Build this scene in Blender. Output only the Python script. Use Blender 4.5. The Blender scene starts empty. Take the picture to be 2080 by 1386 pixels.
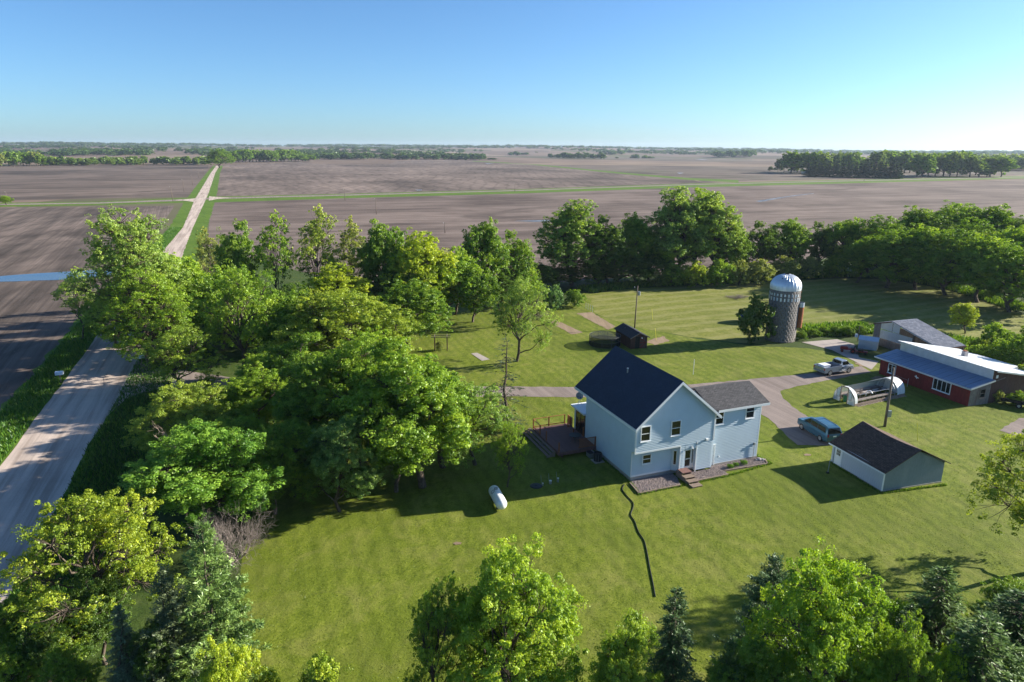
import bpy, math, random
import numpy as np
from mathutils import Matrix, Vector
R = math.radians
sc = bpy.context.scene
col = sc.collection
# ------------------------------------------------------------------ camera
F, H, HY, ROLL = 1387.0, 28.5, 301.0, R(0.25)
PITCH = math.atan((693 - HY) / F)
f_ = np.array([0, math.cos(PITCH), -math.sin(PITCH)]); r_ = np.array([1.0, 0, 0]); u_ = np.cross(r_, f_)
RR = r_ * math.cos(ROLL) + u_ * math.sin(ROLL); UU = u_ * math.cos(ROLL) - r_ * math.sin(ROLL)
cam = bpy.data.cameras.new('camera'); cam.sensor_width = 36; cam.lens = 36 * F / 2080
cam.clip_start = .5; cam.clip_end = 30000
camo = bpy.data.objects.new('camera', cam); col.objects.link(camo); sc.camera = camo
m = Matrix.Identity(4)
for i in range(3):
    m[i][0] = RR[i]; m[i][1] = UU[i]; m[i][2] = -f_[i]; m[i][3] = (0, 0, H)[i]
camo.matrix_world = m
# ------------------------------------------------------------------ world, sun, exposure
SUN_AZ, SUN_EL = R(16.2), R(20.5)          # azimuth counted from +X towards +Y
w = bpy.data.worlds.new('World'); sc.world = w; w.use_nodes = True
nt = w.node_tree; nt.nodes.clear()
sky = nt.nodes.new('ShaderNodeTexSky'); sky.sky_type = 'NISHITA'; sky.sun_disc = False
sky.sun_elevation = SUN_EL; sky.sun_rotation = R(90) - SUN_AZ
sky.altitude = 200; sky.air_density = 0.78; sky.dust_density = 0.7; sky.ozone_density = 5.5
bg = nt.nodes.new('ShaderNodeBackground'); bg.inputs[1].default_value = 0.065
out = nt.nodes.new('ShaderNodeOutputWorld')
tint = nt.nodes.new('ShaderNodeMix'); tint.data_type = 'RGBA'; tint.blend_type = 'MULTIPLY'; tint.inputs[0].default_value = 1
tint.inputs[7].default_value = (.92, 1.06, 1.07, 1); nt.links.new(sky.outputs[0], tint.inputs[6]); nt.links.new(tint.outputs[2], bg.inputs[0]); nt.links.new(bg.outputs[0], out.inputs[0])
sl = bpy.data.lights.new('sun', 'SUN'); sl.energy = 5.0; sl.angle = R(0.53); sl.color = (1.0, .93, .80)
so = bpy.data.objects.new('sun', sl); col.objects.link(so)
sd = Vector((math.cos(SUN_AZ) * math.cos(SUN_EL), math.sin(SUN_AZ) * math.cos(SUN_EL), math.sin(SUN_EL)))
so.rotation_euler = sd.to_track_quat('Z', 'Y').to_euler(); so.location = (60, 20, 60)
sc.view_settings.view_transform = 'Standard'; sc.view_settings.look = 'None'
sc.view_settings.exposure = 1.46; sc.view_settings.gamma = 1; sc.view_settings.use_curve_mapping = False
sc.cycles.max_bounces = 6; sc.cycles.transparent_max_bounces = 12
sc.cycles.diffuse_bounces = 2; sc.cycles.volume_bounces = 0

rng = np.random.default_rng(7); random.seed(7)

def ray(x, y): return f_ + RR * (x - 1040) / F - UU * (y - 693) / F
def G(x, y, z=0.0):
    d = ray(x, y); t = (z - H) / d[2]
    return (float(d[0] * t), float(d[1] * t), z)
def proj(v):
    v = np.array(v, float) - np.array([0, 0, H]); k = v @ f_
    return 1040 + F * (v @ RR) / k, 693 - F * (v @ UU) / k, k
def top_height(b, y):
    lo, hi = 0.0, 60.0
    for _ in range(40):
        mid = (lo + hi) / 2
        if proj((b[0], b[1], b[2] + mid))[1] > y: lo = mid
        else: hi = mid
    return lo

# ------------------------------------------------------------------ materials
class NM:
    def __init__(s, name):
        s.m = bpy.data.materials.new(name); s.m.use_nodes = True; s.t = s.m.node_tree; s.t.nodes.clear()
        s.o = s.t.nodes.new('ShaderNodeOutputMaterial')
    def n(s, typ, ins=None, **kw):
        nd = s.t.nodes.new('ShaderNode' + typ)
        for k, v in kw.items(): setattr(nd, k, v)
        for k, v in (ins or {}).items(): s.put(nd.inputs[k], v)
        return nd
    def put(s, sock, v):
        if isinstance(v, bpy.types.NodeSocket): s.t.links.new(v, sock)
        elif isinstance(v, bpy.types.Node): s.t.links.new(v.outputs[0], sock)
        elif isinstance(v, (tuple, list)) and sock.type == 'RGBA' and len(v) == 3: sock.default_value = (*v, 1)
        else: sock.default_value = v
    def pos(s, scale=(1, 1, 1), rot=0.0, obj=False):
        src = s.n('TexCoord').outputs['Object'] if obj else s.n('NewGeometry').outputs['Position']
        if rot: src = s.n('Mapping', {0: src, 'Rotation': (0, 0, rot)}).outputs[0]
        return s.n('Mapping', {0: src, 'Scale': scale}).outputs[0]
    def noise(s, v, scale, detail=4, rough=.55, dist=0):
        return s.n('TexNoise', {'Vector': v, 'Scale': scale, 'Detail': detail, 'Roughness': rough, 'Distortion': dist}).outputs['Fac']
    def ramp(s, fac, stops):
        nd = s.n('ValToRGB', {0: fac}); cr = nd.color_ramp
        while len(cr.elements) < len(stops): cr.elements.new(.5)
        for e, (p, c) in zip(cr.elements, stops):
            e.position = p; e.color = (*c, 1) if len(c) == 3 else c
        return nd.outputs[0]
    def mix(s, fac, a, b, mode='MIX'):
        nd = s.t.nodes.new('ShaderNodeMix'); nd.data_type = 'RGBA'; nd.blend_type = mode
        s.put(nd.inputs[0], fac); s.put(nd.inputs[6], a); s.put(nd.inputs[7], b)
        return nd.outputs[2]
    def math(s, op, a, b=0.0, c=0.0):
        return s.n('Math', {0: a, 1: b, 2: c}, operation=op).outputs[0]
    def mrange(s, v, a, b, c=0.0, d=1.0, smooth=True):
        return s.n('MapRange', {0: v, 1: a, 2: b, 3: c, 4: d}, interpolation_type='SMOOTHSTEP' if smooth else 'LINEAR').outputs[0]
    def bump(s, h, strength=.3, dist=.05):
        return s.n('Bump', {'Height': h, 'Strength': strength, 'Distance': dist}).outputs[0]
    def fin(s, color, rough=.8, metal=0.0, normal=None, spec=.3, **kw):
        b = s.n('BsdfPrincipled', {'Base Color': color, 'Roughness': rough, 'Metallic': metal, 'Specular IOR Level': spec})
        for k, v in kw.items(): s.put(b.inputs[k], v)
        if normal is not None: s.put(b.inputs['Normal'], normal)
        s.t.links.new(b.outputs[0], s.o.inputs[0]); return s.m

def basic(name, c, rough=.7, metal=0, var=.18, scale=3, spec=.3, bump=.0, stretch=(1, 1, 1)):
    n = NM(name); p = n.pos(stretch, obj=True)
    a = n.noise(p, scale, 5); b = n.noise(p, scale * 7, 3)
    f = n.math('ADD', n.math('MULTIPLY', a, .65), n.math('MULTIPLY', b, .35))
    lo = tuple(x * (1 - var) for x in c); hi = tuple(min(1, x * (1 + var)) for x in c)
    cc = n.ramp(f, [(.3, lo), (.7, hi)])
    return n.fin(cc, rough, metal, n.bump(b, bump, .02) if bump else None, spec)

M = {}
M['white_trim'] = basic('white_trim', (.74, .77, .80), .5, var=.05)
M['siding'] = basic('pale_blue_siding', (.50, .60, .68), .55, var=.05, scale=1.2)
M['glass'] = None
n = NM('window_glass'); M['glass'] = n.fin((.012, .014, .012), .04, 0, spec=.6)
M['concrete'] = basic('concrete', (.36, .34, .31), .9, var=.2, scale=2, bump=.3)
M['navy'] = None
n = NM('dark_shingle'); p = n.pos(obj=True)
f = n.noise(p, 14, 3, .7); g2 = n.noise(p, 1.1, 4)
M['navy'] = n.fin(n.mix(n.mrange(g2, .3, .7, 0, .5), n.ramp(f, [(.3, (.018, .027, .048)), (.72, (.056, .074, .112))]), (.030, .040, .060)), .9, 0, n.bump(f, .5, .02), .2)
def tab_shingle(name, c0, c1, sx=.33, sy=.14):
    n = NM(name); uv = n.n('UVMap').outputs[0]
    b = n.n('TexBrick', {'Vector': uv, 'Color1': c0, 'Color2': c1, 'Mortar': tuple(x * .4 for x in c0), 'Scale': 1.0, 'Mortar Size': .012, 'Brick Width': sx, 'Row Height': sy, 'Bias': 0.0})
    p = n.pos(obj=True); f = n.noise(p, .8, 5); g = n.noise(p, 25, 2)
    c = n.mix(n.mrange(f, .35, .7, 0, .45), b.outputs[0], tuple(x * .62 for x in c1))
    c = n.mix(.35, c, n.ramp(g, [(.3, (.3, .3, .3)), (.7, (1, 1, 1))]), 'MULTIPLY')
    return n.fin(c, .92, 0, n.bump(g, .4, .02), .15)
M['gray_shingle'] = tab_shingle('weathered_gray_shingle', (.070, .070, .076), (.130, .128, .135))
M['brown_shingle'] = tab_shingle('old_brown_shingle', (.088, .058, .045), (.170, .118, .092))
M['slate_shingle'] = tab_shingle('slate_gray_shingle', (.10, .120, .17), (.215, .235, .30), .5, .3)
M['shed_shingle'] = tab_shingle('old_black_shingle', (.040, .043, .052), (.115, .118, .13), .33, .2)
def planks_mat(name, c, var=.3, stain=(.2, .2, .2), samt=.4, sc_=1.5):
    n = NM(name); p = n.pos((1, 1, .25), obj=True); oi = n.n('ObjectInfo').outputs['Random']
    f = n.noise(p, 9, 6, .65); g = n.noise(p, sc_, 4)
    lo = tuple(x * (1 - var) for x in c); hi = tuple(x * (1 + var) for x in c)
    cc = n.ramp(f, [(.3, lo), (.7, hi)])
    cc = n.mix(n.mrange(g, .5, .75, 0, samt), cc, stain)
    cc = n.mix(n.math('MULTIPLY', oi, .35), cc, lo)
    return n.fin(cc, .85, 0, n.bump(f, .4, .02), .2)
M['barn_red'] = planks_mat('weathered_red_boards', (.20, .030, .026), .3, (.10, .028, .024), .5)
M['barn_gray'] = planks_mat('bare_gray_boards', (.22, .19, .17), .35, (.14, .06, .045), .6)
M['barn_brown'] = planks_mat('faded_brown_boards', (.115, .062, .050), .3, (.18, .15, .13), .35)
M['shed_brown'] = planks_mat('dark_brown_boards', (.085, .045, .035), .3, (.04, .025, .02), .4)
M['garage_white'] = planks_mat('bluish_white_boards', (.50, .54, .60), .10, (.36, .36, .36), .35)
M['block'] = planks_mat('painted_gray_green_wall', (.20, .25, .27), .12, (.32, .36, .37), .35, .7)
M['tin'] = basic('galvanised_tin', (.55, .60, .66), .42, .55, var=.12, scale=1.5)
M['roof_sky'] = basic('sky_tinted_metal_roof', (.17, .235, .33), .42, .3, var=.08, scale=.8)  # lower barn roof: blue sky reflection put into the base colour
M['roof_sunlit'] = basic('sunlit_metal_roof', (.78, .80, .82), .45, .05, var=.05, scale=.8)  # upper barn roof: sunlit copy, brightness of the sun side painted in
M['dome_tin'] = basic('dome_sheet', (.60, .64, .69), .42, .6, var=.06, scale=1)
M['rust'] = basic('rusty_steel', (.30, .10, .035), .85, var=.45, scale=3)
M['redwood'] = planks_mat('red_stained_deck_boards', (.19, .105, .095), .22, (.15, .09, .08), .4)
M['rail'] = planks_mat('orange_brown_rail', (.32, .13, .06), .25, (.2, .09, .05), .3)
M['old_wood'] = planks_mat('weathered_step_wood', (.25, .19, .15), .25, (.15, .12, .1), .4)
M['pole'] = planks_mat('utility_pole_wood', (.17, .135, .11), .25, (.1, .08, .07), .4)
M['black'] = basic('black_plastic', (.012, .012, .013), .45)
M['dark_metal'] = basic('dark_metal', (.05, .055, .06), .5, .5)
M['steel'] = basic('gray_steel', (.35, .37, .40), .45, .6)
M['white'] = basic('white_paint', (.80, .81, .82), .35, var=.04, spec=.5)
M['plastic_sheet'] = basic('milky_plastic_sheet', (.68, .70, .70), .4, var=.1)
M['van'] = basic('teal_blue_car_paint', (.060, .15, .22), .22, .35, var=.04, spec=.6)
M['truck'] = basic('silver_car_paint', (.34, .38, .45), .25, .55, var=.04, spec=.6)
M['darkcar'] = basic('black_car_paint', (.015, .018, .025), .2, .2, spec=.6)
M['tyre'] = basic('tyre_rubber', (.018, .018, .018), .85)
M['rim'] = basic('alloy_rim', (.5, .5, .5), .35, .7)
M['redlight'] = basic('red_lens', (.35, .01, .012), .2)
M['redpaint'] = basic('dull_red_paint', (.26, .018, .014), .5)
M['green'] = basic('green_plastic', (.02, .16, .06), .5)
M['brick'] = basic('chimney_block', (.33, .31, .31), .9, var=.3, scale=6)
M['bluewhite'] = basic('pale_blue_white_box', (.55, .66, .78), .4)
M['yellow'] = basic('yellow_guard', (.55, .52, .05), .5)
n = NM('mesh_netting'); tr = n.n('BsdfTransparent'); df = n.n('BsdfDiffuse', {0: (.06, .065, .07)})
mx = n.n('MixShader', {0: .70, 1: df, 2: tr}); n.t.links.new(mx.outputs[0], n.o.inputs[0]); M['net'] = n.m
n = NM('dark_mesh_netting'); tr = n.n('BsdfTransparent'); df = n.n('BsdfDiffuse', {0: (.015, .017, .018)})
mx = n.n('MixShader', {0: .25, 1: df, 2: tr}); n.t.links.new(mx.outputs[0], n.o.inputs[0]); M['darknet'] = n.m
n = NM('clear_torn_film'); tr = n.n('BsdfTransparent'); df = n.n('BsdfPrincipled', {'Base Color': (.7, .72, .74), 'Roughness': .3})
mx = n.n('MixShader', {0: .45, 1: df, 2: tr}); n.t.links.new(mx.outputs[0], n.o.inputs[0]); M['film'] = n.m
n = NM('bark'); p = n.pos((1, 1, .3), obj=True); f = n.noise(p, 8, 5)
M['bark'] = n.fin(n.ramp(f, [(.3, (.045, .035, .028)), (.7, (.15, .12, .095))]), .95, 0, n.bump(f, .6, .03), .1)
n = NM('pale_dead_wood'); p = n.pos((1, 1, .3), obj=True); f = n.noise(p, 6, 5)
M['deadwood'] = n.fin(n.ramp(f, [(.3, (.16, .12, .095)), (.7, (.36, .29, .24))]), .95, 0, None, .1)
n = NM('gray_red_twigs'); p = n.pos(obj=True); f = n.noise(p, 3, 3)
M['twig'] = n.fin(n.ramp(f, [(.3, (.15, .125, .115)), (.7, (.29, .245, .225))]), .95, 0, None, .1)

def leaf_mat(name, trans=.42, gloss=.025):
    n = NM(name)
    oi = n.n('ObjectInfo'); at = n.n('Attribute', attribute_name='tint')
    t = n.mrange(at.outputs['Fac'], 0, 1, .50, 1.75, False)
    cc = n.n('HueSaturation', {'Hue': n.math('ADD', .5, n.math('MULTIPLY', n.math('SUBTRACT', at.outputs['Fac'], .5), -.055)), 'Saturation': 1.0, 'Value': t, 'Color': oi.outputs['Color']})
    d = n.n('BsdfDiffuse', {0: cc.outputs[0]}); tl = n.n('BsdfTranslucent', {0: n.mix(1.0, cc.outputs[0], (1.25, 1.2, .55), 'MULTIPLY')})
    a = n.n('MixShader', {0: trans, 1: d.outputs[0], 2: tl.outputs[0]})
    gl = n.n('BsdfGlossy', {0: (.8, .85, .8), 'Roughness': .45})
    b = n.n('MixShader', {0: gloss, 1: a.outputs[0], 2: gl.outputs[0]})
    n.t.links.new(b.outputs[0], n.o.inputs[0]); return n.m
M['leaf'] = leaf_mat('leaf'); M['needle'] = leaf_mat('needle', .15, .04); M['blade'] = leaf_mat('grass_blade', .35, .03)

# ground materials (world position)
GA = R(21.3)
def field_mat(name, dark, light, flecks, rowrot, rowscale=1.4, rowamt=.35, big=.012, green=0.0):
    n = NM(name); p = n.pos(rot=rowrot)
    pr = n.pos((rowscale, .02, 1), rot=rowrot)
    rows = n.noise(pr, 1.0, 3, .6); rows2 = n.noise(n.pos((rowscale * .12, .006, 1), rot=rowrot), 1.0, 3, .6)
    bigp = n.noise(n.pos((1, 1, 1)), big, 6, .6, .6)
    fl = n.noise(n.pos((1, .6, 1), rot=rowrot), 2.6, 3, .75)
    b2 = n.noise(n.pos((1, 1, 1)), .09, 4, .6)
    f = n.math('ADD', n.math('MULTIPLY', bigp, .6), n.math('MULTIPLY', rows2, .4))
    c = n.ramp(f, [(.38, dark), (.58, light)])
    c = n.mix(rowamt, c, n.ramp(rows, [(.35, (.45, .45, .45)), (.65, (1.3, 1.3, 1.3))]), 'MULTIPLY')
    c = n.mix(.5, c, n.ramp(b2, [(.3, (.72, .72, .72)), (.7, (1.2, 1.2, 1.2))]), 'MULTIPLY')
    c = n.mix(n.mrange(fl, .58, .74, 0, flecks), c, (.38, .32, .27))
    if green:
        g = n.noise(n.pos((1, 1, 1)), .006, 4, .6)
        c = n.mix(n.mrange(g, .5, .62, 0, green), c, (.055, .085, .025))
    wr = n.n('TexWave', {'Vector': n.pos((1, 1, 1), rot=rowrot + R(20)), 'Scale': .035, 'Distortion': 9, 'Detail': 3.0, 'Detail Scale': .35}, wave_type='BANDS').outputs['Fac']
    c = n.mix(.5, c, n.ramp(wr, [(.04, (.62, .62, .62)), (.16, (1, 1, 1)), (1, (1.05, 1.05, 1.05))]), 'MULTIPLY')
    dmp = n.noise(n.pos((1, .5, 1), rot=rowrot), .022, 5, .6, 1.2)
    c = n.mix(n.mrange(dmp, .56, .68, 0, .55), c, tuple(x * .6 for x in dark))
    hb = n.math('ADD', n.math('MULTIPLY', rows, .7), n.math('MULTIPLY', fl, .5))
    return n.fin(c, .95, 0, n.bump(hb, .5, .12), .1)
M['soil_near'] = field_mat('near_left_soil', (.058, .047, .040), (.196, .152, .128), .3, -GA - R(4), 1.6, .5)
M['soil_r'] = field_mat('stubble_soil', (.092, .068, .057), (.208, .160, .136), .7, R(90) - GA, 1.0, .25, .014)
M['soil_far'] = field_mat('far_right_soil', (.094, .072, .060), (.220, .170, .142), .2, -GA, .16, .55, .006)
M['soil_fl'] = field_mat('far_left_soil', (.058, .046, .038), (.196, .150, .124), .12, R(90) - GA, .5, .3, .007, .0)
M['soil_fr'] = field_mat('far_wet_soil', (.078, .062, .050), (.200, .158, .128), .1, R(90) - GA, .3, .3, .006, .35)

n = NM('far_land'); p = n.pos((1, .45, 1), rot=-GA)
v = n.n('TexVoronoi', {'Vector': p, 'Scale': .0028, 'Randomness': .8}, distance='CHEBYCHEV')
sv = n.n('SeparateColor', {0: v.outputs['Color']}).outputs[0]
c = n.ramp(sv, [(0, (.12, .085, .065)), (.3, (.20, .145, .11)), (.5, (.10, .075, .058)), (.66, (.055, .09, .025)), (.8, (.17, .125, .09)), (1, (.24, .18, .135))])
nn = n.noise(n.pos(), .01, 5); c = n.mix(.6, c, n.ramp(nn, [(.3, (.6, .6, .6)), (.7, (1.3, 1.3, 1.3))]), 'MULTIPLY')
M['land'] = n.fin(c, .95, 0, None, .1)

def grass_mat(name, dark, mid, light, dry, mowrot=R(-58), mow=.22, hay=False):
    n = NM(name)
    fine = n.noise(n.pos((1, 1, 1)), 5.5, 4, .8)
    fine2 = n.noise(n.pos((1, .55, 1), rot=R(30)), 1.9, 5, .75)
    medn = n.noise(n.pos((1, 1, 1)), .35, 6, .7, .6)
    big = n.noise(n.pos((1, 1, 1)), .06, 4, .6, .5)
    c = n.ramp(n.math('ADD', n.math('MULTIPLY', fine, .5), n.math('MULTIPLY', fine2, .5)), [(.36, dark), (.5, mid), (.66, light)])
    c = n.mix(n.mrange(medn, .42, .68, 0, .55), c, n.mix(.5, light, dry))
    c = n.mix(n.mrange(big, .46, .62, 0, .6), c, n.mix(.55, dark, mid))
    trk = n.noise(n.pos((.9, .05, 1), rot=mowrot + R(25)), 1.0, 3, .6, .8)
    c = n.mix(.35, c, n.ramp(trk, [(.36, (.62, .68, .55)), (.5, (1.05, 1.05, 1.0)), (.7, (1.15, 1.1, 1.05))]), 'MULTIPLY')
    # mowing lines: gently curved swaths ~1.1 m apart
    mp = n.pos((1, 1, 1), rot=mowrot)
    wv = n.n('TexWave', {'Vector': mp, 'Scale': .24, 'Distortion': 2.6, 'Detail': 3.0, 'Detail Scale': .30, 'Detail Roughness': .4}, wave_type='BANDS', bands_direction='X').outputs['Fac']
    c = n.mix(mow, c, n.ramp(wv, [(.15, (.55, .60, .5)), (.55, (1.1, 1.1, 1.05)), (1, (1.18, 1.15, 1.1))]), 'MULTIPLY')
    spot = n.noise(n.pos((1, 1, 1)), .9, 5, .7, .2)
    c = n.mix(n.mrange(spot, .66, .76, 0, .6), c, dry)
    hb = n.math('ADD', fine, n.math('MULTIPLY', fine2, 1.3))
    if hay:
        hw = n.n('TexWave', {'Vector': n.pos((1, 1, 1), rot=R(65)), 'Scale': .085, 'Distortion': 16, 'Detail': 4.0, 'Detail Scale': .06, 'Detail Roughness': .65}, wave_type='BANDS', bands_direction='X').outputs['Fac']
        c = n.mix(n.mrange(hw, .45, .95, 0, .25), c, dry); hb = n.math('ADD', hb, hw)
    return n.fin(c, .9, 0, n.bump(hb, .55, .07), .12)
M['lawn'] = grass_mat('lawn_grass', (.058, .086, .007), (.126, .162, .015), (.192, .222, .034), (.25, .215, .085), mowrot=-GA, mow=.24)
M['hay'] = grass_mat('hay_meadow', (.072, .094, .010), (.150, .170, .026), (.222, .222, .056), (.31, .28, .13), R(70), .03, True)
M['verge'] = grass_mat('verge_grass', (.040, .085, .008), (.085, .155, .015), (.14, .22, .025), (.14, .15, .04), mow=.0)
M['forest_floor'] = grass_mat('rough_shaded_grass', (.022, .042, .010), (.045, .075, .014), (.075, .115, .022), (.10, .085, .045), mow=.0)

def gravel_mat(name, c0, c1, edge=None, track=0.0, rot=0.0):
    n = NM(name); p = n.pos()
    f = n.noise(p, 9, 4, .8); g = n.noise(n.pos((1, .035, 1), rot=-rot), 1.1, 4, .6); h = n.noise(p, .15, 4, .6)
    c = n.ramp(n.math('ADD', n.math('MULTIPLY', f, .55), n.math('MULTIPLY', g, .45)), [(.35, c0), (.65, c1)])
    c = n.mix(n.mrange(h, .4, .7, 0, .35), c, tuple(x * .72 for x in c0))
    if track: c = n.mix(track, c, n.ramp(g, [(.36, (.66, .64, .62)), (.5, (1.0, 1.0, 1.0)), (.62, (1.15, 1.14, 1.12))]), 'MULTIPLY')
    return n.fin(c, .95, 0, n.bump(f, .35, .03), .1)
M['road'] = gravel_mat('gravel_road', (.40, .325, .275), (.56, .46, .395), track=.7, rot=GA)
M['drive'] = gravel_mat('reddish_gravel_drive', (.19, .155, .14), (.30, .245, .22), track=.3, rot=GA)
M['slab'] = gravel_mat('old_concrete_slab', (.30, .26, .24), (.44, .39, .35))
M['dirt'] = gravel_mat('bare_dirt', (.20, .145, .095), (.33, .25, .17))
M['stone'] = basic('river_stone', (.27, .22, .21), .8, var=.55, scale=9)
n = NM('pond_water'); f = n.noise(n.pos((1, .3, 1)), .8, 3)
M['water'] = n.fin(n.ramp(n.noise(n.pos(), .12, 4), [(.35, (.03, .055, .10)), (.65, (.07, .08, .085))]), .16, 0, n.bump(f, .12, .05), .8)

# ------------------------------------------------------------------ mesh helpers
class MB:
    def __init__(s): s.v = []; s.f = []; s.uv = []
    def add(s, vs, fs, uv=None):
        k = len(s.v); s.v += [tuple(map(float, q)) for q in vs]; s.f += [tuple(i + k for i in q) for q in fs]
        s.uv += (uv if uv else [None] * len(fs)); return s
    def box(s, c, d, rz=0.0, ry=0.0, rx=0.0):
        mt = Matrix.Translation(c) @ Matrix.Rotation(rz, 4, 'Z') @ Matrix.Rotation(ry, 4, 'Y') @ Matrix.Rotation(rx, 4, 'X')
        x, y, z = d[0] / 2, d[1] / 2, d[2] / 2
        vs = [mt @ Vector(q) for q in ((-x, -y, -z), (x, -y, -z), (x, y, -z), (-x, y, -z), (-x, -y, z), (x, -y, z), (x, y, z), (-x, y, z))]
        return s.add(vs, [(0, 3, 2, 1), (4, 5, 6, 7), (0, 1, 5, 4), (1, 2, 6, 5), (2, 3, 7, 6), (3, 0, 4, 7)])
    def bb(s, x0, x1, y0, y1, z0, z1): return s.box(((x0 + x1) / 2, (y0 + y1) / 2, (z0 + z1) / 2), (abs(x1 - x0), abs(y1 - y0), abs(z1 - z0)))
    def beam(s, a, b, w, h=None):
        a = Vector(a); b = Vector(b); h = h or w; d = b - a; L = d.length
        q = d.to_track_quat('X', 'Z').to_matrix().to_4x4(); mt = Matrix.Translation((a + b) / 2) @ q
        x, y, z = L / 2, w / 2, h / 2
        vs = [mt @ Vector(k) for k in ((-x, -y, -z), (x, -y, -z), (x, y, -z), (-x, y, -z), (-x, -y, z), (x, -y, z), (x, y, z), (-x, y, z))]
        return s.add(vs, [(0, 3, 2, 1), (4, 5, 6, 7), (0, 1, 5, 4), (1, 2, 6, 5), (2, 3, 7, 6), (3, 0, 4, 7)])
    def prism(s, poly, z0, z1, plane='xy'):
        n = len(poly)
        def q(p, z): return {'xy': (p[0], p[1], z), 'xz': (p[0], z, p[1]), 'yz': (z, p[0], p[1])}[plane]
        vs = [q(p, z0) for p in poly] + [q(p, z1) for p in poly]
        fs = [tuple(range(n))[::-1], tuple(range(n, 2 * n))] + [(i, (i + 1) % n, n + (i + 1) % n, n + i) for i in range(n)]
        return s.add(vs, fs)
    def slab4(s, p, t, uvscale=1.0):
        # roof slab: 4 points (eave a, eave b, ridge b, ridge a), thickness t downwards along the normal; uv in metres on top
        p = [Vector(k) for k in p]; nrm = (p[1] - p[0]).cross(p[3] - p[0]).normalized()
        if nrm.z < 0: nrm = -nrm
        lo = [k - nrm * t for k in p]
        L = (p[1] - p[0]).length; W = (p[3] - p[0]).length
        uv = [(0, 0), (L, 0), (L, W), (0, W)]
        s.add(p + lo, [(0, 1, 2, 3), (7, 6, 5, 4), (0, 4, 5, 1), (1, 5, 6, 2), (2, 6, 7, 3), (3, 7, 4, 0)], [uv, None, None, None, None, None])
        return s
    def cyl(s, a, b, r, n=12, r2=None, cap=True):
        a = Vector(a); b = Vector(b); r2 = r if r2 is None else r2
        q = (b - a).to_track_quat('Z', 'Y').to_matrix()
        vs = []
        for c, rr in ((a, r), (b, r2)):
            for i in range(n):
                t = 2 * math.pi * i / n; vs.append(c + q @ Vector((rr * math.cos(t), rr * math.sin(t), 0)))
        fs = [(i, (i + 1) % n, n + (i + 1) % n, n + i) for i in range(n)]
        if cap: fs += [tuple(range(n))[::-1], tuple(range(n, 2 * n))]
        return s.add(vs, fs)
    def tube(s, pts, r, n=6):
        for a, b in zip(pts[:-1], pts[1:]): s.cyl(a, b, r, n)
        return s
    def lathe(s, prof, n=24, c=(0, 0, 0)):
        k = len(prof); vs = []
        for i in range(n):
            t = 2 * math.pi * i / n
            vs += [(c[0] + r * math.cos(t), c[1] + r * math.sin(t), c[2] + z) for r, z in prof]
        fs = [(i * k + j, ((i + 1) % n) * k + j, ((i + 1) % n) * k + j + 1, i * k + j + 1) for i in range(n) for j in range(k - 1)]
        return s.add(vs, fs)
    def mesh(s, name, mat, smooth=False):
        me = bpy.data.meshes.new(name); me.from_pydata(s.v, [], s.f)
        if any(u is not None for u in s.uv):
            l = me.uv_layers.new(name='UVMap').data
            for p, u in zip(me.polygons, s.uv):
                if u:
                    for li, q in zip(p.loop_indices, u): l[li].uv = q
        me.materials.append(M[mat] if isinstance(mat, str) else mat)
        if smooth: me.polygons.foreach_set('use_smooth', [True] * len(me.polygons))
        me.update(); return me
    def obj(s, name, mat, parent=None, smooth=False, **kw): return link(name, s.mesh(name, mat, smooth), parent, **kw)

def link(name, me, parent=None, loc=None, rz=0.0, label=None, cat=None, group=None, kind=None):
    o = bpy.data.objects.new(name, me); col.objects.link(o)
    if parent is not None: o.parent = parent
    if loc is not None: o.location = loc
    if rz: o.rotation_euler = (0, 0, rz)
    if label: o['label'] = label
    if cat: o['category'] = cat
    if group: o['group'] = group
    if kind: o['kind'] = kind
    return o
def thing(name, label, cat, loc=(0, 0, 0), rz=0.0, group=None):
    return link(name, None, None, loc, rz, label, cat, group)

def sheet(name, pts, z, mat, kind='structure', px=True, sub=0):
    b = MB(); P = [G(*p)[:2] if px else p for p in pts]
    b.v = [(x, y, z) for x, y in P]; b.f = [tuple(range(len(P)))]; b.uv = [None]
    me = b.mesh(name, mat)
    if me.polygons[0].normal.z < 0: me.flip_normals()
    return link(name, me, kind=kind)

def ragged(P, step=1.0, amp=.25, seed=1):
    r = random.Random(seed); o = []
    n = len(P)
    for i in range(n):
        a = Vector(P[i]); b = Vector(P[(i + 1) % n]); d = b - a; L = d.length
        if L < 1e-6: continue
        nn = Vector((-d.y, d.x)) / L; k = max(1, int(L / step))
        for j in range(k):
            o.append(tuple(a + d * (j / k) + nn * (r.uniform(-amp, amp) if j else 0)))
    return o

# ------------------------------------------------------------------ terrain
def terrain(x, y):
    x = np.asarray(x, float); y = np.asarray(y, float); r = np.hypot(x, y); th = np.arctan2(x, y)
    s = np.clip((r - 1300) / 4200, 0, 1); s = s * s * (3 - 2 * s)
    amp = 34 - 26 * np.clip((th - .05) / .5, 0, 1)
    wv = 7 * np.sin(x * .0021 + 1.0) * np.sin(y * .0017 + .5) + 4 * np.sin(x * .0057 + y * .0041) + 3 * np.sin(th * 23)
    s2 = np.clip((r - 1300) / 900, 0, 1)
    return s * amp + s2 * (wv * .55)
radii = np.concatenate([[0.0], np.geomspace(4, 9000, 110)]); NA = 300
ang = np.linspace(0, 2 * np.pi, NA, endpoint=False)
Rg, Ag = np.meshgrid(radii, ang, indexing='ij'); X = Rg * np.sin(Ag); Y = Rg * np.cos(Ag); Z = terrain(X, Y)
V = np.stack([X, Y, Z], -1).reshape(-1, 3)
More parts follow.
